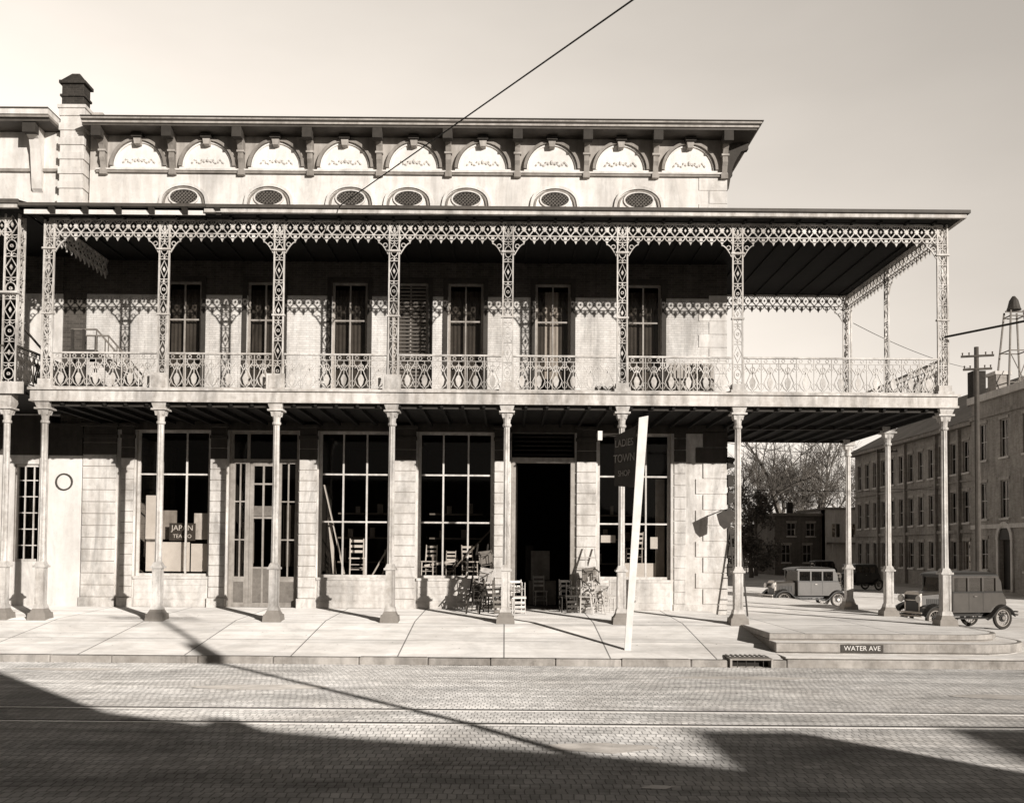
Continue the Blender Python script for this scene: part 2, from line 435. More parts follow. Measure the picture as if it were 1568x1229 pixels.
# door bay
sf.frame(-9.35, -7.0, .12, 6.1, W+.2, [-8.75, -7.72], [5.1], .10, 'wood_trim', glass=None, outer=.1)
sf.poly([(-9.3, W+.24, 5.15), (-7.05, W+.24, 5.15), (-7.05, W+.24, 6.0), (-9.3, W+.24, 6.0)], 'glass')
sf.frame(-8.69, -7.78, .14, 5.04, W+.22, [-8.235], [3.15, 1.45, 4.3], .06, 'wood_trim', outer=.13)
sf.box(-8.56, -7.91, W+.235, W+.275, .28, 1.42, 'wood_mid')
sf.box(-8.56, -7.91, W+.245, W+.27, 3.2, 3.55, 'wood_mid')
for a, b in ((-9.25, -8.8), (-7.67, -7.1)):
    sf.frame(a, b, 1.1, 5.04, W+.22, [(a+b)/2], [2.4, 3.7], .045, 'wood_trim', outer=.05)
    sf.box(a, b, W+.22, W+.28, .14, 1.099, 'wood_trim')
    sf.box(a+.06, b-.06, W+.20, W+.219, .28, .98, 'wood_mid')
# open doorway
sf.box(.22, 2.36, W-.04, W+.3, 5.08, 5.25, 'wood_trim')
for i in range(5): sf.bar((.3, W+.12, 5.36+i*.15), (2.28, W+.12, 5.36+i*.15), .10, .03, 'wood_dark')
sf.box(.223, .36, W-.02, W+.3, .13, 5.079, 'wood_trim'); sf.box(2.22, 2.357, W-.02, W+.3, .13, 5.079, 'wood_trim')
sf.box(.37, .42, W+.32, W+1.3, .15, 5.0, 'wood_mid')
sf.make('shopfront_joinery', bld)

# rusticated piers
pr = MB()
def pier(x0, x1, z0=.0, z1=6.3, proj=.1, ch=.40, mat='stone', cap=True):
    pr.box(x0+.02, x1-.02, W-proj+.015, W-.001, z0, z1, 'stone_joint')
    z = z0+.45
    pr.box(x0-.04, x1+.04, W-proj-.06, W-.0, z0, z-.02, mat)
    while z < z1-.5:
        mm = mat if z+ch < 5.35 else 'stone_shaded'  # blocks near the top get the painted-in shade tone
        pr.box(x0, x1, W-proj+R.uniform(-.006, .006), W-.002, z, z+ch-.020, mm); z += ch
    if cap:
        pr.box(x0-.03, x1+.03, W-proj-.04, W-.001, z1-.5, z1-.38, 'stone_shaded')
        pr.box(x0, x1, W-proj, W-.002, z1-.37, z1-.12, 'stone_shaded')
        pr.box(x0-.06, x1+.06, W-proj-.10, W-.001, z1-.11, z1, 'stone_shaded')
pier(-14.28, -13.15, mat='stone', proj=.06); pier(-12.98, -12.55, ch=.36); pier(-9.96, -9.42, ch=.36); pier(-6.95, -6.36, ch=.36)
pier(-3.84, -3.02, ch=.36, mat='wood_light'); pier(-.36, .18, ch=.36, mat='wood_light'); pier(2.42, 3.08, ch=.36, mat='wood_light')
z = .35; k = 0
pr.box(5.70, 7.5, W-.05, W-.001, 0, .33, 'stone')
while z < 6.2:
    L = 1.05 if k % 2 else .8
    pr.box(7.5-L, 7.525, W-.045, W+.5, z, z+.51, 'stone' if z < 5 else 'stone_shaded'); z += .53; k += 1
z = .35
while z < 6.2: pr.box(5.72, 6.12, W-.04, W-.001, z, z+.38, 'stone' if z < 5 else 'stone_shaded'); z += .4
z = 6.8; k = 0
while z < 14.6:
    L = .95 if k % 2 else .6
    pr.box(7.5-L, 7.52, W-.025, W+.4, z, z+.43, 'shade_toned_brick' if 10.5 < z < 13 else 'stucco'); z += .45; k += 1
pr.box(-15.45, -14.32, W-.04, W+.3, 0, 5.2, 'stucco_white'); pr.box(-15.45, -14.32, W-.04, W+.3, 5.203, 6.3, 'stone_shaded')
pr.strip(arc(0, 0, .27, 0, 342, 19), .05, (-14.9, W-.06, 4.3), (1, 0, 0), .06, 'iron_dark', closed=True)
pr.make('stone_piers', bld, bevel=0.012)

hb = MB()
for i, zz in enumerate((1.3, 1.9, 2.5, 3.1, 3.7, 4.3, 4.9)):
    hb.prism([(0, 0), (.22, .10), (.18, .22), (.26, .36), (.05, .42), (0, .42)], lambda u, w: (7.53+u, W-.1, zz+w), lambda u, w: (7.53+u, W+.05, zz+w), 'sign_dark')
hb.poly([(6.95, W-.9, 3.35), (7.45, W-.9, 3.6), (7.42, W-.9, 2.95), (7.2, W-.9, 2.85), (7.05, W-.9, 3.0)], 'sign_dark')
hb.bar((7.3, W, 3.5), (7.3, W-1.0, 3.5), .03, .03, 'iron_dark')
hb.make('corner_brackets', bld)

# upper windows
uw = MB()
for i, x in enumerate(UPW):
    a, b = x-.6, x+.6
    uw.frame(a, b, 6.78, 11.2, W+.12, [x], [8.35, 9.9], .05, 'wood_trim', outer=.08)
    uw.frame(a-.16, b+.16, 6.74, 11.36, W-.05, [], [], .05, 'wood_dark', glass=None, outer=.15)
    if i == 3:
        for k in range(34): uw.bar((a+.08, W+.07, 6.9+k*.125), (b-.08, W+.07, 6.9+k*.125), .07, .018, 'wood_mid', up=(0, 1, 1))
    n = 16
    for k in range(n):
        xa = a+.08+(b-a-.16)*k/n; xb = a+.08+(b-a-.16)*(k+1)/n
        ya = W+.34+.03*(k % 2); yb = W+.34+.03*((k+1) % 2)
        zb = [7.3, 6.9, 7.0, 7.0, 6.8, 8.0, 7.0][i]
        uw.poly([(xa, ya, zb), (xb, yb, zb), (xb, yb, 11.0), (xa, ya, 11.0)], 'curtain' if (i == 5 and 4 <= k < 11) else 'shade')
uw.make('upper_windows', bld)

# attic windows, string courses, lunettes
at = MB()
AW = [-11.06, -8.15, -5.36, -3.38, -1.39, 1.63, 4.5]
for x in AW:
    O = (x, W-.03, 14.08)
    at.plate(arc(0, 0, .47, 0, 345, 23, .25), (x, W-.012, 14.08), (1, 0, 0), .02, 'interior')
    at.strip(arc(0, 0, .50, 0, 345, 23, .28), .05, O, (1, 0, 0), .06, 'stucco', closed=True)
    for k in range(-6, 7):
        for sg in (-1, 1):
            pts = []
            for t in range(-8, 9):
                zz = t/8*.24; xx = k*.12+sg*zz
                if (xx/.46)**2+(zz/.24)**2 < 1: pts.append((xx, zz))
            if len(pts) > 1: at.strip([pts[0], pts[-1]], .014, O, (1, 0, 0), .02, 'wood_mid')
    at.strip([(-.80, -.42), (-.80, -.2)]+arc(0, -.12, .78, 172, 8, 14, .55)+[(.80, -.2), (.80, -.42)], .10, O, (1, 0, 0), .12, 'stucco')
    at.strip([(-.68, -.42), (-.68, -.2)]+arc(0, -.12, .66, 172, 8, 14, .44)+[(.68, -.2), (.68, -.42)], .05, O, (1, 0, 0), .08, 'cornice')
at.box(BX0+.25, BX1, W-.10, W-.001, 14.90, 14.97, 'cornice')
at.box(BX0+.25, BX1, W-.14, W-.001, 14.971, 15.03, 'stucco')
at.box(BX0+.25, BX1, W-.07, W-.001, 13.60, 13.70, 'stucco')
BR = [7.42-.02-2.355*i for i in range(10)]
LU = [7.40-2.355*(i+.5) for i in range(9)]
for x in LU:
    at.plate([(p[0], p[1]) for p in arc(0, 0, .80, 0, 180, 18, .84)], (x, W-.006, 15.12), (1, 0, 0), .012, 'stucco_white')
    at.strip(arc(0, 0, .92, 0, 180, 20, .93), .09, (x, W-.08, 15.12), (1, 0, 0), .16, 'cornice')
    at.strip(arc(0, 0, .83, 0, 180, 20, .85), .05, (x, W-.035, 15.12), (1, 0, 0), .07, 'stucco_white')
    at.box(x-.95, x+.95, W-.09, W-.002, 15.04, 15.10, 'stucco_white')
    for sg in (-1, 1):
        at.strip([(sg*(.06+.05*t), .20+.07*math.sin(t*1.1)) for t in range(0, 11)], .05, (x, W-.022, 15.12), (1, 0, 0), .03, 'stucco')
        for t in range(6):
            at.lathe(x+sg*(.12+.08*t), W-.03, [(.02, 15.28+.06*math.sin(t*2)), (.045, 15.31+.06*math.sin(t*2)), (.02, 15.35+.06*math.sin(t*2))], 6, 'stucco')
    at.lathe(x, W-.03, [(.03, 15.3), (.07, 15.36), (.03, 15.44)], 6, 'stucco')
    at.prism([(-.09, 0), (.09, 0), (.13, .22), (-.13, .22)], lambda u, z: (x+u, W-.26, 15.83+z), lambda u, z: (x+u, W-.002, 15.83+z), 'stucco_band')
    at.box(x-.18, x+.18, W-.34, W-.003, 16.04, 16.17, 'bracket_dark')
at.make('attic_frieze', bld)
cn = MB()
for x in BR:
    sp = [(0, 16.2), (-.72, 16.2), (-.72, 15.98), (-.5, 15.90), (-.36, 15.75), (-.25, 15.52), (-.28, 15.35), (-.2, 15.22), (-.14, 15.0), (0, 15.0)]
    cn.prism(sp, lambda y, z: (x-.09, W+y, z-.003), lambda y, z: (x+.09, W+y, z-.003), 'cornice')
    cn.box(x-.16, x+.16, W-.80, W-.5, 15.86, 16.195, 'bracket_dark')
    cn.box(x-.12, x+.12, W-.16, W-.002, 14.82, 14.995, 'cornice')
    cn.box(x-.13, x+.13, W-.30, W-.10, 15.55, 15.62, 'stucco_band')
for yy in (W+.3, W+2.6, W+5, W+7.4):
    sp = [(0, 16.2), (.8, 16.2), (.8, 15.98), (.55, 15.9), (.42, 15.7), (.3, 15.45), (.22, 15.2), (.12, 14.6), (0, 14.5)]
    cn.prism(sp, lambda y, z: (BX1+y+.002, yy-.12, z-.003), lambda y, z: (BX1+y+.002, yy+.12, z-.003), 'bracket_dark')
cx0 = BX0+.05
cn.box(cx0, BX1+.84, W-.80, 48.4, 16.2, 16.27, 'roof_metal')
cn.box(cx0, BX1+.90, W-.86, 48.4, 16.271, 16.35, 'stucco_band')
cn.box(cx0, BX1+.95, W-.91, 48.4, 16.351, 16.38, 'roof_metal')
cn.box(cx0, BX1+.98, W-.94, 48.4, 16.381, 16.44, 'stucco_band')
cn.box(cx0, BX1+1.02, W-.99, 48.4, 16.441, 16.47, 'roof_metal')
cn.make('cornice', bld, bevel=0.008)
# chimney pilaster
ch = MB()
cz = 13.0; k = 0
while cz < 16.95:
    o = .04*(k % 2)
    ch.box(-15.22-o, -14.42+o, W-.28-o, W+.3, cz, cz+.245, 'stucco'); cz += .25; k += 1
ch.box(-15.30, -14.34, W-.36, W+.4, 17.0, 17.12, 'stucco')
ch.box(-15.20, -14.46, W-.26, W+.26, 17.12, 17.42, 'chimney_brick')
ch.box(-15.25, -14.41, W-.31, W+.31, 17.42, 17.50, 'chimney_brick')
ch.box(-15.20, -14.46, W-.26, W+.26, 17.50, 17.86, 'chimney_brick')
ch.box(-15.28, -14.38, W-.34, W+.34, 17.86, 17.97, 'chimney_brick')
ch.hexa([(-15.24, W-.30, 17.97), (-14.42, W-.30, 17.97), (-14.42, W+.30, 17.97), (-15.24, W+.30, 17.97)],
        [(-14.96, W-.06, 18.32), (-14.70, W-.06, 18.32), (-14.70, W+.06, 18.32), (-14.96, W+.06, 18.32)], 'chimney_brick')
ch.box(-14.33, -13.95, W+.1, W+.7, 16.48, 17.05, 'stucco_band')
ch.make('chimney', bld, bevel=0.01)

# ------------------------------------------------------------------ gallery
gl = MB()
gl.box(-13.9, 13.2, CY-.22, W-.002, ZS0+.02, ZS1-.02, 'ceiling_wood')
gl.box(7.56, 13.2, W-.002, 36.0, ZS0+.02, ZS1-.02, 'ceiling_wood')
gl.box(-13.9, 13.2, CY-.24, W-.004, ZS1-.018, ZS1+.01, 'floor_wood')
gl.box(7.56, 13.2, W-.004, 36.0, ZS1-.018, ZS1+.01, 'floor_wood')
gl.box(-13.95, 13.25, CY-.28, CY-.225, ZS0, ZS1+.03, 'fascia')
gl.box(-14.0, 13.31, CY-.36, CY-.281, ZS1-.02, ZS1+.05, 'fascia')
gl.box(-13.97, 13.28, CY-.31, CY-.281, ZS0, ZS0+.06, 'fascia')
gl.box(13.205, 13.26, CY-.224, 36.05, ZS0, ZS1+.03, 'fascia')
gl.box(-13.96, -13.905, CY-.224, W, ZS0, ZS1+.03, 'fascia')
x = -13.7
while x < 13.1:
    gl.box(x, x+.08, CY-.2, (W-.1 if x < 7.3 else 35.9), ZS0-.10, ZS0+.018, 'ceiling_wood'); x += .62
for yy in (CY, W, 35.7):
    gl.box((-13.8 if yy < W-1 else 7.6), 13.1, yy-.07, yy+.07, ZS0-.11, ZS0-.005, 'wood_dark')
gl.make('gallery_floor', bld)

rf = MB()
EZ0, EZ1 = 11.84, 12.10
rf.poly([(-14.2, CY-.6, EZ1), (13.45, CY-.6, EZ1), (7.5, W, 13.1), (-14.2, W, 13.1)], 'roof_metal')
rf.poly([(13.45, CY-.6, EZ1), (13.45, 36.2, EZ1), (7.5, 36.2, 13.1), (7.5, W, 13.1)], 'roof_metal')
rf.poly([(13.45, 36.2, EZ1), (7.5, 36.2, 13.1), (7.5, 36.2, EZ1)], 'roof_metal')
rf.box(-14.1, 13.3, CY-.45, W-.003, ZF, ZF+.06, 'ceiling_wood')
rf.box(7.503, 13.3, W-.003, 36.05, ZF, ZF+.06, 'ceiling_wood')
rf.box(-8.85, 13.42, CY-.58, CY-.455, EZ0+.06, EZ1-.01, 'fascia')
rf.box(-14.15, -8.85, CY-.50, CY-.455, EZ0+.0, EZ0+.13, 'stucco_white')
rf.box(-14.25, -8.80, CY-.66, CY-.52, EZ0+.19, EZ1+.02, 'roof_metal')
rf.box(-8.79, 13.50, CY-.66, CY-.585, EZ1-.08, EZ1+.012, 'roof_metal')
rf.box(13.303, 13.42, CY-.45, 36.15, EZ0+.06, EZ1-.01, 'fascia')
rf.box(13.425, 13.50, CY-.58, 36.2, EZ1-.08, EZ1+.012, 'roof_metal')
for k in range(6):
    x = -13.3+k*.97
    rf.prism([(0, 0), (0, .18), (-.16, .18)], lambda y, z: (x-.08, CY-.505+y, EZ0+z), lambda y, z: (x+.08, CY-.505+y, EZ0+z), 'wood_dark')
x = -13.8
while x < 13:
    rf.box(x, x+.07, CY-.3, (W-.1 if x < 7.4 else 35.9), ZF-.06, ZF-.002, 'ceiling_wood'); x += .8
rf.make('gallery_roof', bld)

# lower columns
def lower_col(mb, x, y, z0):
    mb.taper(x, y, z0-.12, z0+.18, .56, .50, 'stone_joint'); mb.taper(x, y, z0+.18, z0+.30, .44, .32, 'stone_joint')
    mb.taper(x, y, z0+.30, z0+.42, .34, .28, 'iron_white')
    mb.box(x-.125, x+.125, y-.125, y+.125, z0+.42, z0+1.50, 'iron_white')
    for a_ in (-.125, .065): mb.box(x+a_, x+a_+.06, y-.14, y-.126, z0+.44, z0+1.48, 'iron_white')
    mb.taper(x, y, z0+1.50, z0+1.56, .36, .36, 'iron_white'); mb.taper(x, y, z0+1.56, z0+1.68, .30, .20, 'iron_white')
    n = 16; prof = [(.105, z0+1.68), (.098, 2.6), (.090, 5.75)]
    rings = []
    for r, z in prof:
        rings.append([mb.addv((x+(r if k % 2 else r*.84)*math.cos(2*math.pi*k/n), y+(r if k % 2 else r*.84)*math.sin(2*math.pi*k/n), z)) for k in range(n)])
    for a, b in zip(rings, rings[1:]):
        for k in range(n):
            l = (k+1) % n; mb.face([a[k], a[l], b[l], b[k]], 'iron_white')
    mb.lathe(x, y, [(.10, 5.74), (.13, 5.77), (.13, 5.82), (.10, 5.85), (.11, 5.95), (.18, 6.12), (.16, 6.15)], 12, 'iron_white')
    for k in range(4):
        a = math.radians(45+90*k); mb.taper(x+.15*math.cos(a), y+.15*math.sin(a), 6.0, 6.14, .05, .10, 'iron_white')
    mb.box(x-.23, x+.23, y-.23, y+.23, 6.15, 6.20, 'iron_white')
    mb.taper(x, y-.02, 6.2, ZS0, .34, .44, 'iron_white')
lc = MB()
for x in COLS: lower_col(lc, x, CY, 0)
lower_col(lc, XE, W, 0); lower_col(lc, XE, 35.7, 0)
lc.make('lower_columns', bld)

# lattice posts
def lattice_face(mb, O, U, z0, z1, w=.34, mat='iron_white'):
    h = w/2-.02
    mb.strip([(-h, z0), (-h, z1)], .042, O, U, .06, mat); mb.strip([(h, z0), (h, z1)], .042, O, U, .06, mat)
    n = max(3, round((z1-z0)/.62)); step = (z1-z0)/n
    for i in range(n):
        b = z0+i*step; c = b+step/2; g_ = h-.03
        if i % 2:
            mb.strip([(0, b+.04), (g_, c), (0, b+step-.04), (-g_, c)], .022, O, U, .04, mat, closed=True)
            mb.plate([(0, c-.08), (.04, c), (0, c+.08), (-.04, c)], O, U, .05, mat)
        else:
            mb.strip(arc(0, c, g_*.9, 0, 330, 11, step*.28), .022, O, U, .04, mat, closed=True)
            mb.strip([(0, b), (0, c-step*.28)], .022, O, U, .035, mat); mb.strip([(0, c+step*.28), (0, b+step)], .022, O, U, .035, mat)
            mb.strip(arc(0, c, .04, 0, 300, 5), .02, O, U, .05, mat, closed=True)
            for sg in (-1, 1):
                mb.strip([(sg*h, b+.03), (sg*h*.35, b+.10), (0, b+.02)], .018, O, U, .03, mat)
                mb.strip([(sg*h, b+step-.03), (sg*h*.35, b+step-.10), (0, b+step-.02)], .018, O, U, .03, mat)
        mb.strip([(-h, b), (h, b)], .022, O, U, .045, mat)
def bracket(mb, O, U, sg, mat='iron_white'):
    mb.strip([(sg*(.18+.30*t/6), ZF-.68-.34+.34*math.sin(math.pi/2*t/6)) for t in range(7)], .026, O, U, .04, mat)
    mb.strip([(sg*(.27+.06*math.cos(a*.7)), ZF-.75+.06*math.sin(a*.7)) for a in range(9)], .02, O, U, .03, mat)
po = MB()
for x in COLS:
    O = (x, CY, 0); U = (1, 0, 0)
    po.box(x-.24, x+.24, CY-.2, CY+.2, ZS1+.01, ZS1+.16, 'iron_white'); po.box(x-.19, x+.19, CY-.15, CY+.15, ZS1+.16, ZS1+.34, 'iron_white')
    lattice_face(po, O, U, ZS1+.34, ZF-.02, .33)
    bracket(po, O, U, 1) if x < XE else None
    bracket(po, O, U, -1) if x > XL else None
    po.box(x-.20, x+.20, CY-.07, CY+.07, 10.95, 11.0, 'iron_white')
    po.box(x-.19, x+.19, CY-.06, CY+.06, 9.0, 9.05, 'iron_white')
for x in (-10.19, -6.77, -3.35):
    po.box(x-.27, x+.27, CY-.26, CY-.22, ZS1+.03, ZS1+.52, 'fascia')
    po.box(x-.20, x+.20, CY-.275, CY-.262, ZS1+.10, ZS1+.45, 'iron_white')
lattice_face(po, (XE+.15, CY+.16, 0), (0, 1, 0), ZS1+.34, ZF, .34)
lattice_face(po, (XL-.15, CY+.16, 0), (0, 1, 0), ZS1+.34, ZF, .34)
for yy in (W, 35.7):
    lattice_face(po, (XE, yy, 0), (0, 1, 0), ZS1+.01, ZF, .34); bracket(po, (XE, yy, 0), (0, 1, 0), -1)
lattice_face(po, (XE, 35.72, 0), (1, 0, 0), ZS1+.01, ZF, .34)
bracket(po, (XE, 35.72, 0), (1, 0, 0), -1)
lattice_face(po, (7.8, 35.72, 0), (1, 0, 0), ZS1+.01, ZF, .34)
po.make('lattice_posts', bld)

def frieze(mb, O, U, L, mat='iron_white', p=.311):
    n = max(1, round(L/p)); p = L/n; zt = ZF-.01
    mb.strip([(0, zt-.03), (L, zt-.03)], .05, O, U, .07, mat)
    mb.strip([(0, zt-.44), (L, zt-.44)], .026, O, U, .05, mat)
    for i in range(n):
        a = i*p; c = a+p/2
        for s0 in (1, -1):
            pts = [(c-s0*p/2, zt-.05), (c+s0*p/2, zt-.43)]
            mb.strip(pts, .030, O, U, .035 if s0 > 0 else .03, mat)
        mb.plate([(c, zt-.32), (c+.07, zt-.24), (c, zt-.16), (c-.07, zt-.24)], O, U, .05, mat)
        mb.plate([(a-.035, zt-.24), (a, zt-.29), (a+.035, zt-.24), (a, zt-.19)], O, U, .045, mat)
        mb.strip(arc(c, zt-.10, .04, 0, 300, 5), .018, O, U, .03, mat, closed=True)
        mb.strip(arc(c, zt-.44, p*.46, 180, 360, 8, .13), .026, O, U, .04, mat)
        mb.plate([(c-.04, zt-.47), (c+.04, zt-.47), (c+.055, zt-.56), (c, zt-.68), (c-.055, zt-.56)], O, U, .04, mat)
fz = MB()
for a, b in zip(COLS, COLS[1:]): frieze(fz, (a, CY, 0), (1, 0, 0), b-a)
frieze(fz, (XE, CY, 0), (0, 1, 0), 35.7-CY)
frieze(fz, (7.6, 35.7, 0), (1, 0, 0), XE-7.6)
frieze(fz, (XL, CY, 0), (0, 1, 0), W-CY)
fz.make('lace_frieze', bld)

def railing(mb, O, U, L, z0, mat='iron_white', p=.50, H=1.12):
    n = max(1, round(L/p)); p = L/n; t = z0+H; b = z0+.10
    mb.strip([(0, t), (L, t)], .05, O, U, .08, mat); mb.strip([(0, b), (L, b)], .035, O, U, .05, mat)
    mb.strip([(0, t-.17), (L, t-.17)], .018, O, U, .035, mat)
    for i in range(n):
        a = i*p; c = a+p/2
        mb.strip([(a, z0), (a, t)], .022, O, U, .03, mat)
        for k in (.25, .75):
            mb.strip(arc(a+p*k, t-.09, .05, 0, 300, 5), .016, O, U, .03, mat, closed=True)
        hb_, ht = b+.02, t-.19
        for sg in (-1, 1):
            pts = [(c+sg*.02, hb_+.02), (c+sg*.12, hb_+.10), (c+sg*.18, hb_+.26), (c+sg*.11, hb_+.42), (c+sg*.07, hb_+.52), (c+sg*.14, hb_+.66), (c+sg*.21, hb_+.74), (c+sg*.20, ht)]
            mb.strip(pts, .022, O, U, .035, mat)
            mb.strip([(c+sg*(.19+.04*math.cos(q)), ht-.17+.05*math.sin(q)) for q in (0, 1.2, 2.4, 3.6, 4.8)], .016, O, U, .03, mat)
            mb.strip([(c+sg*.22, hb_+.05), (c+sg*.17, hb_+.16), (c+sg*.23, hb_+.24)], .016, O, U, .03, mat)
        mb.plate([(c, hb_+.04), (c+.06, hb_+.14), (c+.09, hb_+.28), (c+.05, hb_+.38), (c, hb_+.44), (c-.05, hb_+.38), (c-.09, hb_+.28), (c-.06, hb_+.14)], O, U, .03, mat)
        mb.strip([(c, hb_+.44), (c, ht)], .018, O, U, .03, mat)
        mb.strip(arc(c, ht-.16, .07, 0, 324, 9), .02, O, U, .035, mat, closed=True)
        mb.plate([(c-.08, hb_+.55), (c, hb_+.51), (c+.08, hb_+.55), (c, hb_+.59)], O, U, .03, mat)
rl = MB()
for a, b in zip(COLS, COLS[1:]): railing(rl, (a+.18, CY, 0), (1, 0, 0), b-a-.36, ZS1+.02)
railing(rl, (XE, CY+.2, 0), (0, 1, 0), 35.7-CY-.3, ZS1+.02)
railing(rl, (7.6, 35.7, 0), (1, 0, 0), XE-7.6-.2, ZS1+.02)
rl.make('lace_railing', bld)

# exterior stair at the left of the gallery
st = MB()
yy = 29.6
for dy in (0, .9):
    y_ = yy+dy
    st.bar((-13.7, y_, 8.95), (-12.9, y_, 8.95), .05, .05, 'wood_mid'); st.bar((-12.9, y_, 8.95), (-11.4, y_, 7.25), .05, .05, 'wood_mid')
    st.bar((-12.95, y_, 8.2), (-11.3, y_, 6.75), .05, .25, 'wood_dark'); st.bar((-13.75, y_, 8.2), (-12.95, y_, 8.2), .05, .2, 'wood_dark')
    for t in range(6):
        xx = -12.9+t*.28; zz = 8.95-t*.28*1.133
        st.bar((xx, y_, zz), (xx, y_, zz-.8), .03, .03, 'wood_mid')
    for xx in (-13.65, -13.3): st.bar((xx, y_, 6.74), (xx, y_, 8.95), .07, .07, 'wood_dark')
for t in range(7): st.box(-12.9+t*.22, -12.66+t*.22, yy, yy+.9, 8.12-t*.2, 8.16-t*.2, 'wood_light')
st.box(-13.75, -12.9, yy, yy+.9, 8.26, 8.3, 'wood_mid')
st.make('gallery_stair', bld)

# ================================================================== NEIGHBOUR
nb = empty('neighboring_store_building')
n_ = MB()
ops = [(-16.6, -15.7, 1.6, 4.9), (-19.6, -17.8, .1, 4.9)]
n_.wall(-45, -15.47, -.5, 5.2, ops, W, .4, 'stucco', 'wood_trim')
n_.wall(-45, -15.47, 5.2, 6.55, [], W, .4, 'stone_shaded')
ops2 = [(x-.55, x+.55, 6.9, 10.6) for x in (-17.2, -20, -23)]
n_.wall(-45, -15.12, 6.55, 10.72, ops2, W+.003, .4, 'stucco')
n_.wall(-45, -15.12, 10.72, 13, [], W+.003, .4, 'shade_toned_brick')
n_.wall(-45, -15.12, 13, 16.3, [], W+.003, .4, 'stucco')
n_.box(-15.119, -14.301, W+.05, W+.4, -.5, 13.0, 'shade_toned_brick')
n_.box(-15.119, -14.301, W+.31, W+.6, 13.003, 16.3, 'stucco')
n_.box(-45, -15.2, W+.41, 44, 15.9, 16.3, 'bg_roof'); n_.box(-45, -15.5, 43.6, 44, -.5, 15.9, 'red_brick')
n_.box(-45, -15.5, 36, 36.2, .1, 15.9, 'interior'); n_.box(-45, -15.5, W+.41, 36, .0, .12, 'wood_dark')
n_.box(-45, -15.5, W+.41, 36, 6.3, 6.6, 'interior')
n_.frame(-16.6, -15.7, 1.6, 4.9, W+.1, [-16.3, -16.0], [2.15, 2.7, 3.25, 3.8, 4.35], .035, 'wood_light')
for o in ops2: n_.frame(*o, W+.1, [(o[0]+o[1])/2], [8.7], .05, 'wood_trim')
n_.frame(-19.6, -17.8, .1, 4.9, W+.1, [-18.7], [3.9, 1.2], .1, 'wood_mid')
n_.box(-15.72, -15.48, W-.1, W-.001, 0, 6.3, 'stone')
n_.box(-45, -15.32, W-.8, W+1, 16.32, 16.42, 'roof_metal'); n_.box(-45, -15.32, W-.9, W+1, 16.421, 16.50, 'cornice'); n_.box(-45, -15.32, W-.95, W+1, 16.503, 16.68, 'stucco'); n_.box(-45, -15.31, W-.99, W+1, 16.683, 16.72, 'roof_metal')
for x in (-16.05, -18.4, -20.7):
    sp = [(0, 16.31), (-.7, 16.31), (-.7, 16.05), (-.4, 15.9), (-.3, 15.6), (-.2, 14.9), (-.12, 14.3), (0, 14.2)]
    n_.prism(sp, lambda y, z: (x-.17, W+y, z), lambda y, z: (x+.17, W+y, z), 'stucco')
    n_.box(x-.22, x+.22, W-.76, W-.5, 15.98, 16.3, 'bracket_dark')
n_.box(-45, -15.32, W-.1, W, 14.9, 15.0, 'cornice')
n_.make('walls', nb)
n2 = MB()
n2.box(-45, -14.2, CY-.25, W, 6.60, 6.88, 'ceiling_wood'); n2.box(-45, -14.15, CY-.33, CY-.251, 6.58, 6.93, 'fascia')
n2.box(-45, -14.35, CY-.5, W, 12.0, 12.06, 'ceiling_wood')
n2.box(-45, -14.3, CY-.6, CY-.5, 11.98, 12.2, 'fascia'); n2.box(-45, -14.25, CY-.66, CY-.601, 12.1, 12.22, 'roof_metal')
n2.poly([(-45, CY-.6, 12.22), (-14.3, CY-.6, 12.22), (-14.3, W, 13.3), (-45, W, 13.3)], 'roof_metal')
ox = [-14.74, -18.2, -21.6]
for x in ox:
    lower_col(n2, x, CY, 0); n2.box(x-.2, x+.2, CY-.2, CY+.2, 6.3, 6.6, 'iron_white')
    lattice_face(n2, (x, CY, 0), (1, 0, 0), 6.9, 12.0, .44); lattice_face(n2, (x+.2, CY+.2, 0), (0, 1, 0), 6.9, 12.0, .36)
    n2.box(x-.26, x+.26, CY-.15, CY+.15, 9.6, 9.66, 'iron_white')
frieze(n2, (-21.6, CY, 0), (1, 0, 0), 6.86)
railing(n2, (-21.6, CY, 0), (1, 0, 0), 6.7, 6.93, mat='iron_dark'); railing(n2, (-14.5, CY, 0), (0, 1, 0), 4.0, 6.93, mat='iron_dark')
n2.bar((-14.7, CY+.3, 8.9), (-14.2, CY+3, 7.4), .05, .05, 'iron_dark')
n2.make('gallery', nb)

# ================================================================== OPPOSITE SIDE (behind camera)
ob = empty('opposite_building')
o_ = MB()
sil = [(-40, -.6), (-40, 7.2), (6.3, 7.2), (7.25, 5.2), (8.6, 4.85), (8.65, 5.05), (9.0, 5.05), (9.05, 4.8), (10.2, 4.66), (12.5, 4.40), (14.1, 4.12), (14.5, 3.75), (14.95, 4.1), (15.15, 4.85), (16.6, 4.85), (16.9, 4.15), (18.7, 4.1), (19.1, 4.95), (45, 4.95), (45, -.6)]
o_.prism(sil, lambda x, z: (x, -5, z), lambda x, z: (x, -14, z), 'chimney_brick')
o_.make('walls_and_parapet', ob)
o2 = MB()
for k in range(-9, 10):
    x = k*4.0
    o2.box(x-1.2, x+1.2, -4.99, -4.93, .6, 2.9, 'wood_trim'); o2.box(x-1.1, x+1.1, -4.925, -4.91, .7, 2.8, 'glass_dark')
o2.make('shop_windows', ob)
osw = MB(); osw.box(-120, 120, -5.0, -3.0, -.9, -.27, 'concrete'); osw.make('sidewalk_opposite')

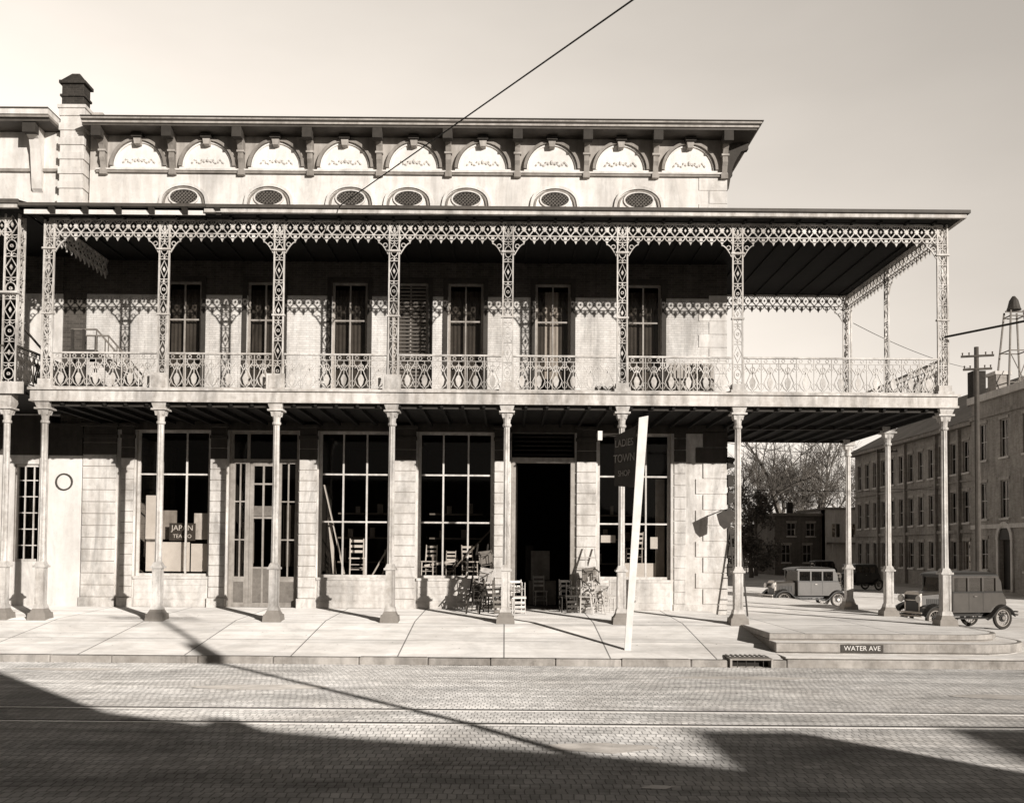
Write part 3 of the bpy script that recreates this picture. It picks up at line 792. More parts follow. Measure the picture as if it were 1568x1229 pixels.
def utility_pole(name, x, y, z0, z1, r, arms=(), can=False, T=0.0):
    e = empty(name, (x, y, 0)); m = MB()
    m.cyl((0, 0, z0), (0, 0, z1), r, r*.72, 10, 'pole_wood')
    for zz, hw, ang in arms:
        dx, dy = math.cos(ang), math.sin(ang)
        m.bar((-hw*dx, -hw*dy-.1, zz), (hw*dx, hw*dy-.1, zz), .09, .11, 'pole_wood')
        for q in (-.9, -.5, .5, .9): m.cyl((q*hw*dx, q*hw*dy-.1, zz+.05), (q*hw*dx, q*hw*dy-.1, zz+.2), .03, .045, 6, 'glass_dark')
    if can: m.cyl((0.0, -.32, can), (0.0, -.32, can+.8), .22, .22, 14, 'iron_dark')
    o = m.make('pole', e); return e
utility_pole('utility_pole', 11.6, -4.0, -.5, 9.5, .12, [(9.2, 1.3, 0)], can=7.1)
utility_pole('utility_pole', 25.0, 50.0, -.5, 13.1, .16, [(12.6, .8, -.3), (11.9, .7, -.3)])
utility_pole('utility_pole', 49, -3.7, -.5, 13.2, .15, [(12.9, 1.0, 0)])
utility_pole('utility_pole', 31.5, 78.0, -.5, 11.0, .13, [(10.5, .8, -.3)])

def wire(name, p0, p1, r, sag=0.0, n=24, mat='wire'):
    m = MB(); p0 = Vector(p0); p1 = Vector(p1); pts = []
    for i in range(n+1):
        t = i/n; p = p0.lerp(p1, t); p.z -= sag*4*t*(1-t); pts.append(p)
    for a, b in zip(pts, pts[1:]): m.cyl(a, b, r, r, 5, mat, caps=False)
    return m.make(name)
wire('overhead_cable', (-4.9, 27.3, 12.1), (12.8, -4.1, 9.35), .016, 0.0)
wire('overhead_cable', (12.96, 27.8, 8.5), (49, -3.7, 13.0), .035, .3)
wire('overhead_wire', (13.3, 36, 10.9), (25, 50, 11.9), .012, .25)
wire('overhead_wire', (-40, 60, 8.3), (31.5, 78, 7.2), .02, .6)
wire('overhead_wire', (7.5, 40, 7.2), (25, 50, 9.5), .014, 1.4)
wire('overhead_wire', (31.5, 78, 7.4), (60, 60, 7.6), .02, .4)

# ================================================================== BACKGROUND BUILDINGS
def bgwin(mb, x, z, w, h, mat='bg_white'):
    mb.frame(x-w/2, x+w/2, z, z+h, .12, [x], [z+h/2], .05, mat, glass='glass_dark', outer=.06)
    mb.poly([(x-w/2, .5, z), (x+w/2, .5, z), (x+w/2, .5, z+h), (x-w/2, .5, z+h)], 'bg_inside')
    mb.box(x-w/2-.1, x+w/2+.1, -.10, -.002, z-.14, z-.002, mat)
    mb.box(x-w/2-.1, x+w/2+.1, -.05, -.002, z+h+.002, z+h+.22, 'stucco_band')
bA = empty('brick_schoolhouse')
a = MB(); a.T = Matrix.Translation((35, 94.5, 0)) @ Matrix.Rotation(math.radians(-90), 4, 'Z')
LA = 24.0
wins = []
for k in range(12):
    for z, h in ((.9, 2.2), (4.5, 2.4), (8.3, 2.4)): wins.append((1.2+k*1.96, z, 1.0, h))
a.wall(0, LA, -.5, 11.7, [(x-w/2, x+w/2, z, z+h) for x, z, w, h in wins], 0, .4, 'red_brick')
for w_ in wins: bgwin(a, *w_)
a.box(0, LA, .41, 15, -.5, .4, 'interior'); a.box(0, LA, 14.6, 15, .4, 11.7, 'red_brick')
a.box(0, .3, .41, 14.6, .4, 11.7, 'red_brick'); a.box(LA-.3, LA, .41, 14.6, .4, 11.7, 'red_brick')
a.box(-.5, LA+.5, -.55, 15.5, 11.7, 12.0, 'cornice'); a.box(-.1, LA+.1, -.15, -.002, 3.7, 3.95, 'cornice'); a.box(-.1, LA+.1, -.12, -.002, 7.6, 7.75, 'cornice')
a.hexa([(-.6, -.65, 12.0), (LA+.6, -.65, 12.0), (LA+.6, 15.6, 12.0), (-.6, 15.6, 12.0)], [(6, 7, 16.6), (LA-6, 7, 16.6), (LA-6, 8, 16.6), (6, 8, 16.6)], 'bg_roof')
a.box(LA-7, LA-6, 3, 4, 13, 17, 'chimney_brick')
for xx in (LA-6.1, LA-4.1, LA-2.2, 6.0, 12.0): a.box(xx-.14, xx+.14, -.22, -.004, -.5, 11.69, 'red_brick')
a.make('walls_and_roof', bA)
bB = empty('brick_office_building')
a = MB(); a.T = Matrix.Translation((34.2, 69.2, 0)) @ Matrix.Rotation(math.radians(-90), 4, 'Z')
wins = []
for k in range(7):
    for z, h in ((4.6, 2.6), (8.8, 2.6)): wins.append((1.6+k*2.9, z, 1.1, h))
    if k != 1: wins.append((1.6+k*2.9, 1.0, 1.1, 2.2))
a.wall(0, 22, -.5, 13.0, [(x-w/2, x+w/2, z, z+h) for x, z, w, h in wins]+[(3.7, 5.3, -.3, 3.1)], 0, .4, 'red_brick')
for w_ in wins: bgwin(a, *w_)
a.box(3.7, 5.3, .3, .39, -.3, 3.1, 'wood_dark')
a.strip(arc(4.5, 3.1, .95, 0, 180, 12, 1.1), .3, (0, -.06, 0), (1, 0, 0), .12, 'bg_white')
a.plate(arc(4.5, 3.1, .8, 0, 180, 12, .95), (0, -.02, 0), (1, 0, 0), .03, 'wood_dark')
a.box(3.45, 3.7, -.1, -.002, -.4, 3.1, 'bg_white'); a.box(5.3, 5.55, -.1, -.002, -.4, 3.1, 'bg_white')
a.box(0, 22, 13.6, 14, -.5, 13, 'red_brick'); a.box(0, .3, .41, 13.6, -.5, 13, 'red_brick'); a.box(21.7, 22, .41, 13.6, -.5, 13, 'red_brick')
a.box(.3, 21.7, .41, 13.6, 12.0, 12.2, 'bg_roof'); a.box(-.2, 22.2, -.25, .5, 13.0, 13.5, 'bg_white'); a.box(-.1, 22.1, -.12, -.002, 11.8, 12.1, 'cornice'); a.box(-.1, 22.1, -.1, -.002, 3.9, 4.2, 'bg_white')
a.box(.4, 1.6, 1, 2, 12.2, 15.0, 'red_brick'); a.box(.3, 1.7, .9, 2.1, 15.0, 15.25, 'bg_white')
a.make('walls', bB)
bell = MB()
bx, by = 36.2, 67
for sx in (-1, 1):
    for sy in (-1, 1):
        bell.bar((bx+sx*1.0, by+sy*1.0, 12.2), (bx+sx*.45, by+sy*.45, 19.4), .10, .10, 'wood_mid')
for zz, hw in ((14.2, .85), (16.5, .66), (19.0, .5)):
    for sg in (-1, 1):
        bell.bar((bx-hw, by+sg*hw, zz), (bx+hw, by+sg*hw, zz), .07, .07, 'wood_mid'); bell.bar((bx+sg*hw, by-hw, zz), (bx+sg*hw, by+hw, zz), .07, .07, 'wood_mid')
bell.bar((bx-.95, by-1, 12.6), (bx+.7, by-.7, 16.4), .05, .05, 'wood_mid'); bell.bar((bx+.95, by-1, 12.6), (bx-.7, by-.7, 16.4), .05, .05, 'wood_mid')
bell.bar((bx-.6, by, 19.4), (bx+.6, by, 19.4), .1, .1, 'wood_mid')
bell.lathe(bx, by, [(.5, 19.5), (.42, 19.7), (.3, 20.2), (.1, 20.5)], 12, 'iron_dark')
bell.make('bell_tower')

hs = empty('two_storey_house')
h = MB(); h.T = Matrix.Translation((0, 108, 0))
h.wall(30.8, 36.2, -.5, 6.3, [(31.6, 32.6, 1, 3), (34, 35, 1, 3), (32.2, 33.2, 4, 5.5), (34.4, 35.4, 4, 5.5)], 0, .4, 'house_brick')
for x, z, w, hh in ((32.1, 1, 1, 2), (34.5, 1, 1, 2), (32.7, 4, 1, 1.5), (34.9, 4, 1, 1.5)): bgwin(h, x, z, w, hh)
h.box(30.5, 36.2, -.4, 9, 6.3, 6.6, 'bg_roof'); h.box(30.8, 31.1, .4, 9, -.5, 6.3, 'house_brick')
h.wall(36.21, 42, -.5, 7.0, [(37, 37.9, 3.9, 5.4), (39, 40.6, 3.9, 5.4)], -1.0, 1.4, 'bg_white')
h.poly([(36.21, -1, -.5), (36.21, 9, -.5), (36.21, 9, 7.0), (36.21, -1, 7.0)], 'bg_white')
for a0, b0 in ((37, 37.9), (39, 40.6)):
    h.box(a0, b0, -.8, -.7, 3.9, 5.4, 'glass_dark'); h.box((a0+b0)/2-.05, (a0+b0)/2+.05, -.86, -.8, 3.9, 5.4, 'bg_white')
h.box(36.4, 41.8, -2.5, -1.002, 3.1, 3.3, 'bg_roof')
for x in (36.6, 38.4, 40.2, 41.6): h.cyl((x, -2.3, -.5), (x, -2.3, 3.1), .08, .08, 6, 'bg_white')
h.box(36.0, 42.2, -1.2, 9, 7.0, 7.25, 'bg_roof'); h.box(33.2, 33.8, 3, 3.6, 6.6, 8.0, 'chimney_brick')
h.make('walls_and_roof', hs)

fe = MB()
for k in range(60): fe.box(14+k*.28, 14+k*.28+.16, 120, 120.04, -.47, 1.3, 'bg_white')
fe.box(14, 31, 120.05, 120.1, .2, .3, 'bg_white'); fe.make('picket_fence')

# ================================================================== TREES
def bare_tree(name, x, y, h, seed, mat='bark_far', lev=6, spread=.55, tr0=.022):
    rr = random.Random(seed); m = MB()
    def br(p, d, ln, r, l):
        segs = 3; q = p.copy(); dd = d.copy()
        for i in range(segs):
            dd = (dd + Vector((rr.uniform(-.18, .18), rr.uniform(-.18, .18), rr.uniform(-.06, .12)))).normalized()
            nq = q + dd*ln/segs; r1 = r*(1-.3*(i+1)/segs)
            m.cyl(q, nq, max(r*(1-.3*i/segs), .016), max(r1, .013), 5 if l > 3 else 3, mat, caps=False)
            q = nq
            if l > 0 and i >= 1:
                for _ in range(1 if l > 4 else 2):
                    a = Vector((rr.uniform(-1, 1), rr.uniform(-1, 1), rr.uniform(-.15, .8))).normalized()
                    br(q, (dd*(1-spread)+a*spread*1.15).normalized(), ln*rr.uniform(.5, .8), r1*.58, l-1)
        if l > 0: br(q, dd, ln*.75, r*.62, l-1)
    br(Vector((0, 0, -.5)), Vector((0, 0, 1)), h*.30, h*tr0, lev)
    o = m.make(name); o.location = (x, y, 0); return o
bare_tree('bare_tree', 44.0, 128, 20, 3, lev=5)
bare_tree('bare_tree', 38.5, 133, 21, 5, lev=5)
bare_tree('bare_tree', 33.5, 122, 18, 11, lev=5)
bare_tree('bare_tree', 52.0, 140, 20, 21, lev=5)
bare_tree('bare_tree', 28.0, 112, 16, 33, lev=5)
bare_tree('bare_tree', 36.4, 119, 23, 57, lev=5, spread=.65, tr0=.028)
bare_tree('bare_tree', 41.5, 124, 22, 61, lev=5, spread=.62)
bare_tree('bare_tree', 31.5, 138, 19, 63, lev=5, spread=.6)
def leafy(name, x, y, h, w, seed, n=2600):
    rr = random.Random(seed); m = MB()
    m.cyl((0, 0, -.5), (0, 0, h*.8), .25, .06, 7, 'bark')
    lumps = []
    for _ in range(16):
        t = rr.uniform(.12, 1); a = rr.uniform(0, 6.28); rad = w*.45*(1.15-t)
        c = Vector((rad*math.cos(a), rad*math.sin(a), h*t)); lumps.append((c, rr.uniform(.5, 1.0)*w*.26)); m.cyl((0, 0, h*t*.7), c, .06, .02, 4, 'bark', caps=False)
    for _ in range(n):
        c, r = rr.choice(lumps); d = Vector((rr.gauss(0, 1), rr.gauss(0, 1), rr.gauss(0, .8))).normalized()*r*rr.uniform(.5, 1.1)
        p = c+d; s = rr.uniform(.10, .24)
        u = Vector((rr.uniform(-1, 1), rr.uniform(-1, 1), rr.uniform(-1, 1))).normalized(); v = u.cross(Vector((rr.uniform(-1, 1), rr.uniform(-1, 1), 1))).normalized()
        m.poly([p-u*s, p+v*s*.6, p+u*s, p-v*s*.6], 'foliage' if rr.random() < .65 else 'foliage_light')
    o = m.make(name); o.location = (x, y, 0); return o
leafy('evergreen_tree', 27.3, 103, 9.0, 5.0, 1)
leafy('evergreen_tree', 30.6, 118, 7.0, 6.0, 2)
leafy('shrub', 25.0, 96, 3.2, 4.5, 4, 1500)
dm = MB(); rr = random.Random(9)
for _ in range(9000):
    x = rr.uniform(5, 75); y = rr.uniform(150, 175); zt = 6+2.5*math.sin(x*.35)+2*math.sin(x*.9+1); z = rr.uniform(-.4, zt); s = rr.uniform(.25, .6)
    u = Vector((rr.uniform(-1, 1), rr.uniform(-1, 1), rr.uniform(-1, 1))).normalized(); v = u.cross(Vector((rr.uniform(-1, 1), .3, 1))).normalized()
    p = Vector((x, y, z)); dm.poly([p-u*s, p+v*s*.7, p+u*s, p-v*s*.7], 'foliage_light')
dm.make('distant_trees')

# ================================================================== CARS
def car(name, x, y, z, ang, paint='car_paint', s=1.0):
    e = empty(name, (x, y, z)); e.rotation_euler = (0, 0, ang); e.scale = (s, s, s)
    b = MB()
    def sec(x_, hw, z0, z1, ch=.1): return [(x_, -hw, z0), (x_, hw, z0), (x_, hw, z1-ch), (x_, hw-ch*1.1, z1-.015), (x_, 0, z1), (x_, -hw+ch*1.1, z1-.015), (x_, -hw, z1-ch)]
    b.hexa(sec(.62, .50, .58, 1.24), sec(1.52, .32, .58, 1.17), paint)
    for sg in (-1, 1):
        for k in range(9):
            xx = .8+k*.065; hw = .5-(xx-.62)*.2; b.box(xx, xx+.03, sg*hw-.012, sg*hw+.012, .75, .98, 'car_dark')
    b.hexa(sec(1.52, .35, .50, 1.22, .08), sec(1.60, .34, .50, 1.21, .08), 'chrome')
    b.box(1.60, 1.612, -.27, .27, .58, 1.10, 'car_dark')
    body = [(-1.40, .55), (.62, .55), (.62, 1.20), (-1.36, 1.20), (-1.46, 1.05), (-1.52, .85), (-1.48, .66)]
    b.prism(body, lambda u, w: (u, -.66, w), lambda u, w: (u, .66, w), paint)
    b.box(-1.37, .64, -.675, .675, 1.17, 1.22, 'car_dark')
    for sg in (-1, 1):
        for xa, xb in ((-.62, -.55), (-.05, .02), (.54, .62)):
            b.box(xa, xb, sg*.62-.03, sg*.62+.03, 1.221, 1.66, paint)
        # curved rear quarter
        b.prism([(-1.36, 1.221), (-1.10, 1.221), (-1.10, 1.66), (-1.22, 1.66), (-1.32, 1.52)], lambda u, w: (u, sg*.62-.03, w), lambda u, w: (u, sg*.62+.03, w), paint)
        b.box(-1.22, .62, sg*.62-.032, sg*.62+.032, 1.64, 1.72, paint)
        b.poly([(-1.1, sg*.615, 1.22), (.58, sg*.615, 1.22), (.58, sg*.615, 1.65), (-1.1, sg*.615, 1.65)], 'glass_dark')
        for xx in (-.58, -.02, .58): b.box(xx-.006, xx+.006, sg*.663-.003, sg*.663+.003, .6, 1.17, 'car_dark')
        b.box(-.30, -.20, sg*.70-.01, sg*.70+.01, 1.05, 1.075, 'chrome')
    def back(zl, zh, xl, xh, ya, yb): b.hexa([(xl, ya, zl), (xl+.05, ya, zl), (xl+.05, yb, zl), (xl, yb, zl)], [(xh, ya, zh), (xh+.05, ya, zh), (xh+.05, yb, zh), (xh, yb, zh)], paint)
    back(1.221, 1.36, -1.37, -1.345, -.59, .59); back(1.36, 1.56, -1.345, -1.31, -.59, -.30); back(1.36, 1.56, -1.345, -1.31, .30, .59); back(1.56, 1.72, -1.31, -1.22, -.59, .59)
    b.poly([(-1.32, -.30, 1.36), (-1.32, .30, 1.36), (-1.29, .30, 1.56), (-1.29, -.30, 1.56)], 'glass_dark')
    b.poly([(.60, -.58, 1.22), (.60, .58, 1.22), (.57, .58, 1.66), (.57, -.58, 1.66)], 'glass_dark')
    b.box(.565, .60, -.6, .6, 1.64, 1.70, paint)
    # domed roof in layers with rounded ends
    def roofring(x0, x1, hw, z): return [(x0+.10, -hw, z), (x1-.06, -hw, z), (x1, -hw+.08, z), (x1, hw-.08, z), (x1-.06, hw, z), (x0+.10, hw, z), (x0, hw-.14, z), (x0, -hw+.14, z)]
    L_ = [(-1.31, .76, .665, 1.705), (-1.27, .72, .655, 1.755), (-1.17, .60, .60, 1.80), (-.98, .42, .48, 1.835), (-.7, .2, .25, 1.85)]
    for p, q in zip(L_, L_[1:]): b.hexa(roofring(*p), roofring(*q), 'car_dark')
    b.box(-.15, .05, -.5, .5, 1.0, 1.38, 'interior'); b.box(-1.1, -.9, -.5, .5, 1.0, 1.4, 'interior')
    b.make('body', e, bevel=.02)
    f = MB()
    for sg in (-1, 1):
        y0, y1 = sg*.46, sg*.80
        def fender(cx, a0, a1, ext, r=.45):
            pts = [(cx+r*math.cos(math.radians(t)), .37+r*math.sin(math.radians(t))) for t in [a0+(a1-a0)*i/12 for i in range(13)]]
            pts = pts+ext
            ym = (y0+y1)/2
            for (xa, za), (xb, zb) in zip(pts, pts[1:]):
                nx, nz = -(zb-za), xb-xa; l = math.hypot(nx, nz) or 1; nx, nz = nx/l*.03, nz/l*.03
                for (ya_, da), (yb_, db) in (((y0, .03), (ym, 0)), ((ym, 0), (y1, .07))):
                    f.hexa([(xa, ya_, za-da), (xb, ya_, zb-da), (xb, yb_, zb-db), (xa, yb_, za-db)], [(xa-nx, ya_, za-nz-da), (xb-nx, ya_, zb-nz-da), (xb-nx, yb_, zb-nz-db), (xa-nx, yb_, za-nz-db)], 'car_dark')
        fender(1.32, 15, 140, [(.75, .50), (.55, .40)])
        fender(-1.32, 165, 40, [(-.80, .48), (-.62, .40)])
        f.box(-.64, .58, min(y0, y1)+.04*(sg < 0), max(y0, y1)-.0, .36, .40, 'car_dark')
        f.box(-1.5, 1.4, sg*.4-.04, sg*.4+.04, .42, .54, 'car_dark')
        f.cyl((1.60, sg*.40, .98), (1.68, sg*.40, .98), .06, .125, 14, 'chrome'); f.cyl((1.68, sg*.40, .98), (1.72, sg*.40, .98), .125, .11, 14, 'paper')
    f.bar((1.62, -.45, .93), (1.62, .45, .93), .03, .03, 'chrome')
    for zz in (.44, .54): f.box(1.88, 1.91, -.75, .75, zz, zz+.045, 'chrome'); f.box(-1.95, -1.92, -.72, .72, zz, zz+.045, 'chrome')
    for sg in (-1, 1): f.box(1.4, 1.88, sg*.3-.02, sg*.3+.02, .47, .51, 'car_dark'); f.box(-1.92, -1.4, sg*.3-.02, sg*.3+.02, .47, .51, 'car_dark')
    f.make('fenders_and_bumpers', e)
    w = MB()
    def wheel(cx, cy, cz, r=.37, axis='y'):
        T0 = w.T
        base = Matrix.Translation((cx, cy, cz))
        w.T = base @ (Matrix.Rotation(math.radians(90), 4, 'X') if axis == 'y' else Matrix.Rotation(math.radians(90), 4, 'Y'))
        n = 24; ri = .055; rings = []
        for k in range(n):
            t = 2*math.pi*k/n; rings.append([w.addv(((r-ri+ri*math.cos(q))*math.cos(t), (r-ri+ri*math.cos(q))*math.sin(t), ri*1.05*math.sin(q))) for q in [2*math.pi*j/8 for j in range(8)]])
        for k in range(n):
            A = rings[k]; B = rings[(k+1) % n]
            for j in range(8): w.face([A[j], A[(j+1) % 8], B[(j+1) % 8], B[j]], 'rubber')
        w2 = []
        for k in range(n):
            t = 2*math.pi*k/n; w2.append([w.addv((q*math.cos(t), q*math.sin(t), zz)) for q, zz in ((r-.10, -.03), (r-.10, .03), (r-.13, .03), (r-.13, -.03))])
        for k in range(n):
            A = w2[k]; B = w2[(k+1) % n]
            for j in range(4): w.face([A[j], A[(j+1) % 4], B[(j+1) % 4], B[j]], 'wood_trim')
        for k in range(14):
            t = 2*math.pi*k/14; w.cyl((.04*math.cos(t), .04*math.sin(t), 0), ((r-.12)*math.cos(t), (r-.12)*math.sin(t), 0), .013, .010, 4, 'wood_trim', caps=False)
        w.cyl((0, 0, -.07), (0, 0, .07), .065, .055, 12, 'chrome'); w.cyl((0, 0, -.03), (0, 0, .03), .12, .12, 12, 'car_dark')
        w.T = T0
    for cx in (1.32, -1.32):
        for sg in (-1, 1): wheel(cx, sg*.68, .37)
    wheel(-1.66, 0, .80, .34, 'x')
    w.make('wheels', e)
    return e
car('parked_car', 15.45, 32.7, -.46, math.radians(198), s=1.07)
car('parked_car', 14.2, 45.0, -.46, math.radians(190), s=1.03)
car('parked_car', 24.5, 66.0, -.46, math.radians(200), paint='car_dark')
car('parked_car', 30.5, 92.0, -.46, math.radians(185), paint='car_dark')

# ================================================================== CHAIRS & GOODS
def chair(name, loc, rot, mat='wood_light', s=1.0):
    m = MB()
    for sx in (-1, 1):
        m.cyl((sx*.19, -.18, 0), (sx*.18, -.17, .44), .018, .022, 6, mat); m.cyl((sx*.18, .18, 0), (sx*.18, .18, .45), .018, .022, 6, mat)
        m.cyl((sx*.18, .18, .45), (sx*.18, .25, .98), .022, .017, 6, mat)
        for z in (.14, .27): m.cyl((sx*.185, -.17, z), (sx*.185, .18, z), .012, .012, 5, mat)
    for z in (.16, .29): m.cyl((-.185, -.175, z), (.185, -.175, z), .012, .012, 5, mat)
    m.cyl((-.185, .18, .2), (.185, .18, .2), .012, .012, 5, mat)
    m.box(-.215, .215, -.205, .205, .44, .475, mat)
    for z in (.60, .74, .88): m.box(-.18, .18, .195+(z-.45)*.13, .215+(z-.45)*.13, z, z+.07, mat)
    o = m.make(name); o.location = loc; o.rotation_euler = rot; o.scale = (s, s, s); return o
rd_ = math.radians
def ws(y): return .0 + (y-27.9)*.12/4.1 if y > 27.9 else (y-27.9)*.53/4.5
chair('chair', (.42, 30.6, ws(30.6)), (0, 0, rd_(15)), 'paper', 1.1)
chair('chair', (.44, 30.6, ws(30.6)+1.0), (rd_(180), 0, rd_(15)), 'wood_light', 1.0)
chair('chair', (2.05, 31.1, ws(31.1)), (0, 0, rd_(10)), 'wood_dark', 1.1)
chair('chair', (2.1, 31.0, ws(31.0)+1.03), (rd_(180), 0, rd_(25)), 'wood_dark', 1.05)
chair('chair', (-.40, 30.9, ws(30.9)), (0, 0, rd_(25)), 'wood_dark', 1.15)
chair('chair', (-.35, 30.7, ws(30.7)+1.06), (rd_(178), 0, rd_(40)), 'wood_mid', 1.1)
chair('chair', (-.75, 30.2, .55), (rd_(-68), 0, rd_(8)), 'wood_dark', 1.1)
chair('chair', (-.65, 30.5, 1.15), (rd_(-72), rd_(10), rd_(-6)), 'wood_light', 1.1)
chair('chair', (-.55, 30.6, 1.75), (rd_(-75), rd_(-8), rd_(6)), 'wood_mid', 1.05)
chair('chair', (-.95, 30.9, ws(30.9)), (0, 0, rd_(-25)), 'wood_mid', 1.15)
chair('chair', (2.75, 31.0, ws(31)), (0, 0, rd_(-20)), 'wood_light', 1.15)
chair('chair', (2.78, 31.1, ws(31)+1.07), (rd_(180), 0, rd_(-30)), 'wood_light', 1.1)
chair('chair', (3.1, 30.5, .6), (rd_(-70), 0, rd_(-15)), 'wood_light', 1.1)
chair('chair', (2.9, 30.7, 1.2), (rd_(-74), rd_(-8), rd_(12)), 'wood_mid', 1.1)
chair('chair', (3.35, 31.1, ws(31)), (0, 0, rd_(12)), 'wood_light', 1.1)
def ladder(name, p0, p1, w, mat, rungs=11):
    m = MB(); p0 = Vector(p0); p1 = Vector(p1); X = Vector((1, 0, 0))
    for sg in (-1, 1): m.bar(p0+X*sg*w/2, p1+X*sg*w/2*.8, .05, .03, mat)
    for i in range(1, rungs+1):
        t = i/(rungs+1); c = p0.lerp(p1, t); hw = w/2*(1-.2*t); m.cyl(c-X*hw, c+X*hw, .016, .016, 6, mat)
    return m.make(name)
ladder('ladder', (-1.0, 30.3, ws(30.3)), (-.72, 31.75, 2.3), .42, 'wood_dark', 6)
ladder('ladder', (3.05, 30.4, ws(30.4)), (2.85, 31.8, 2.2), .42, 'wood_light', 6)
ladder('ladder', (7.82, 31.2, 0.0), (7.72, 32.4, 4.7), .36, 'wood_dark', 13)
# display goods in windows
chair('chair', (-5.1, 32.75, 1.2), (0, 0, rd_(10)), 'paper', 1.3)
chair('chair', (-2.6, 32.7, 1.2), (0, 0, rd_(-15)), 'paper', 1.1)
chair('chair', (-1.2, 32.8, 1.2), (0, 0, rd_(25)), 'wood_light', 1.1)
chair('chair', (-1.9, 32.9, 1.2), (0, 0, rd_(195)), 'wood_light', .9)
chair('chair', (4.5, 32.9, 1.7), (0, 0, rd_(200)), 'wood_light', 1.1)
chair('chair', (1.3, 34.5, .13), (0, 0, rd_(10)), 'wood_light', 1.1)
gd = MB()
for x0, x1 in ((-12.4, -10.1), (-6.2, -4.0), (-2.85, -.5), (3.2, 5.5)): gd.box(x0, x1, W+.45, W+1.7, 1.0, 1.17, 'wood_mid')
gd.bar((-6.22, 32.55, 4.3), (-5.5, 32.6, 1.25), .26, .03, 'paper'); gd.bar((-6.05, 32.65, 3.2), (-5.85, 32.7, 1.25), .12, .03, 'paper')
gd.bar((-4.55, 32.6, 1.2), (-3.95, 32.7, 2.3), .10, .05, 'wood_light'); gd.bar((-4.2, 32.6, 1.2), (-3.95, 32.7, 1.9), .08, .05, 'paper')
gd.bar((-2.75, 32.6, 1.55), (-1.6, 32.7, 1.75), .08, .08, 'paper'); gd.bar((-2.0, 32.9, 1.2), (-.5, 33.0, 2.8), .06, .06, 'wood_mid')
gd.box(-12.3, -10.8, W+.50, W+.52, 1.3, 2.3, 'paper'); gd.box(-10.75, -10.15, W+.50, W+.52, 1.3, 2.25, 'paper')
gd.box(-11.5, -10.6, W+.46, W+.475, 2.35, 2.95, 'sign_dark'); gd.box(-12.35, -12.0, W+.55, W+.57, 2.4, 3.9, 'paper')
gd.box(-10.7, -10.15, W+.6, W+.62, 2.4, 3.3, 'wood_light'); gd.box(-11.9, -11.4, W+.9, W+.92, 2.4, 3.4, 'curtain')
gd.box(3.3, 3.8, W+.5, W+.52, 2.4, 2.65, 'paper'); gd.box(5.0, 5.25, W+.5, W+.52, 2.2, 2.6, 'paper')
gd.box(4.0, 5.4, W+.7, W+1.2, 1.17, 1.7, 'paper'); gd.box(3.9, 4.02, W+.44, W+.5, 1.2, 4.9, 'paper'); gd.box(5.2, 5.5, W+.6, W+.7, 1.2, 4.6, 'curtain')
gd.box(.9, 1.9, 34.8, 35.6, .13, 1.0, 'wood_mid'); gd.box(1.0, 1.7, 35.7, 36.2, 1.0, 2.1, 'wood_trim'); gd.box(.8, 1.1, 36.0, 36.4, .13, 2.3, 'wood_dark')
gd.box(-9.0, -8.6, W+.5, W+.52, 1.6, 3.0, 'curtain'); gd.box(-8.0, -7.92, W+.5, W+.52, 1.6, 2.9, 'curtain'); gd.box(-7.6, -7.2, W+.5, W+.52, 1.5, 3.6, 'shade')
for x0, x1 in ((-6.2, -4.2), (-2.8, -.8), (3.3, 5.3)):
    for zz in (1.6, 2.5, 3.4): gd.box(x0, x1, 35.2, 35.6, zz, zz+.06, 'wood_mid')
    for k in range(7):
        xa = x0+.1+k*.27; gd.box(xa, xa+R.uniform(.1, .22), 35.25, 35.45, 1.66+.9*(k % 3), 1.66+.9*(k % 3)+R.uniform(.2, .5), 'wood_trim')
gd.make('window_display', bld)
text('JAPAN', .26, (-11.05, W+.452, 2.78), (rd_(90), 0, 0), 'paper', bld, 'display_letters')
text('TEA CO', .18, (-11.05, W+.452, 2.5), (rd_(90), 0, 0), 'paper', bld, 'display_letters_2')

# goods on the gallery
bn = MB()
bn.box(-8.75, -7.65, 30.6, 31.0, 7.22, 7.28, 'wood_dark')
for x in (-8.65, -7.8): bn.box(x, x+.08, 30.62, 30.70, 6.73, 7.22, 'wood_dark'); bn.box(x, x+.08, 30.9, 30.98, 6.73, 7.7, 'wood_dark')
for z in (7.4, 7.6): bn.box(-8.6, -7.75, 30.92, 30.95, z, z+.08, 'wood_dark')
bn.make('bench')
cr = MB()
for k in range(12): cr.box(5.1+k*.115, 5.1+k*.115+.075, 29.3, 29.33, 6.75, 7.95, 'wood_trim')
for z in (6.85, 7.4, 7.85): cr.box(5.09, 6.5, 29.331, 29.36, z, z+.07, 'wood_trim')
cr.box(5.1, 6.48, 29.365, 30.2, 6.75, 7.9, 'wood_trim'); cr.make('slatted_crate')
cc = chair('chair', (4.75, 29.0, 6.73), (0, 0, rd_(30)), 'wood_dark', 1.15)
tb = MB(); tb.box(2.9, 4.4, 30.0, 30.8, 7.35, 7.42, 'wood_light')
for x in (2.95, 4.28):
    for y in (30.05, 30.68): tb.box(x, x+.07, y, y+.07, 6.73, 7.35, 'wood_light')
for k in range(9): tb.box(2.95+k*.16, 3.02+k*.16, 30.02, 30.04, 6.78, 7.33, 'wood_light')
tb.make('wash_table')

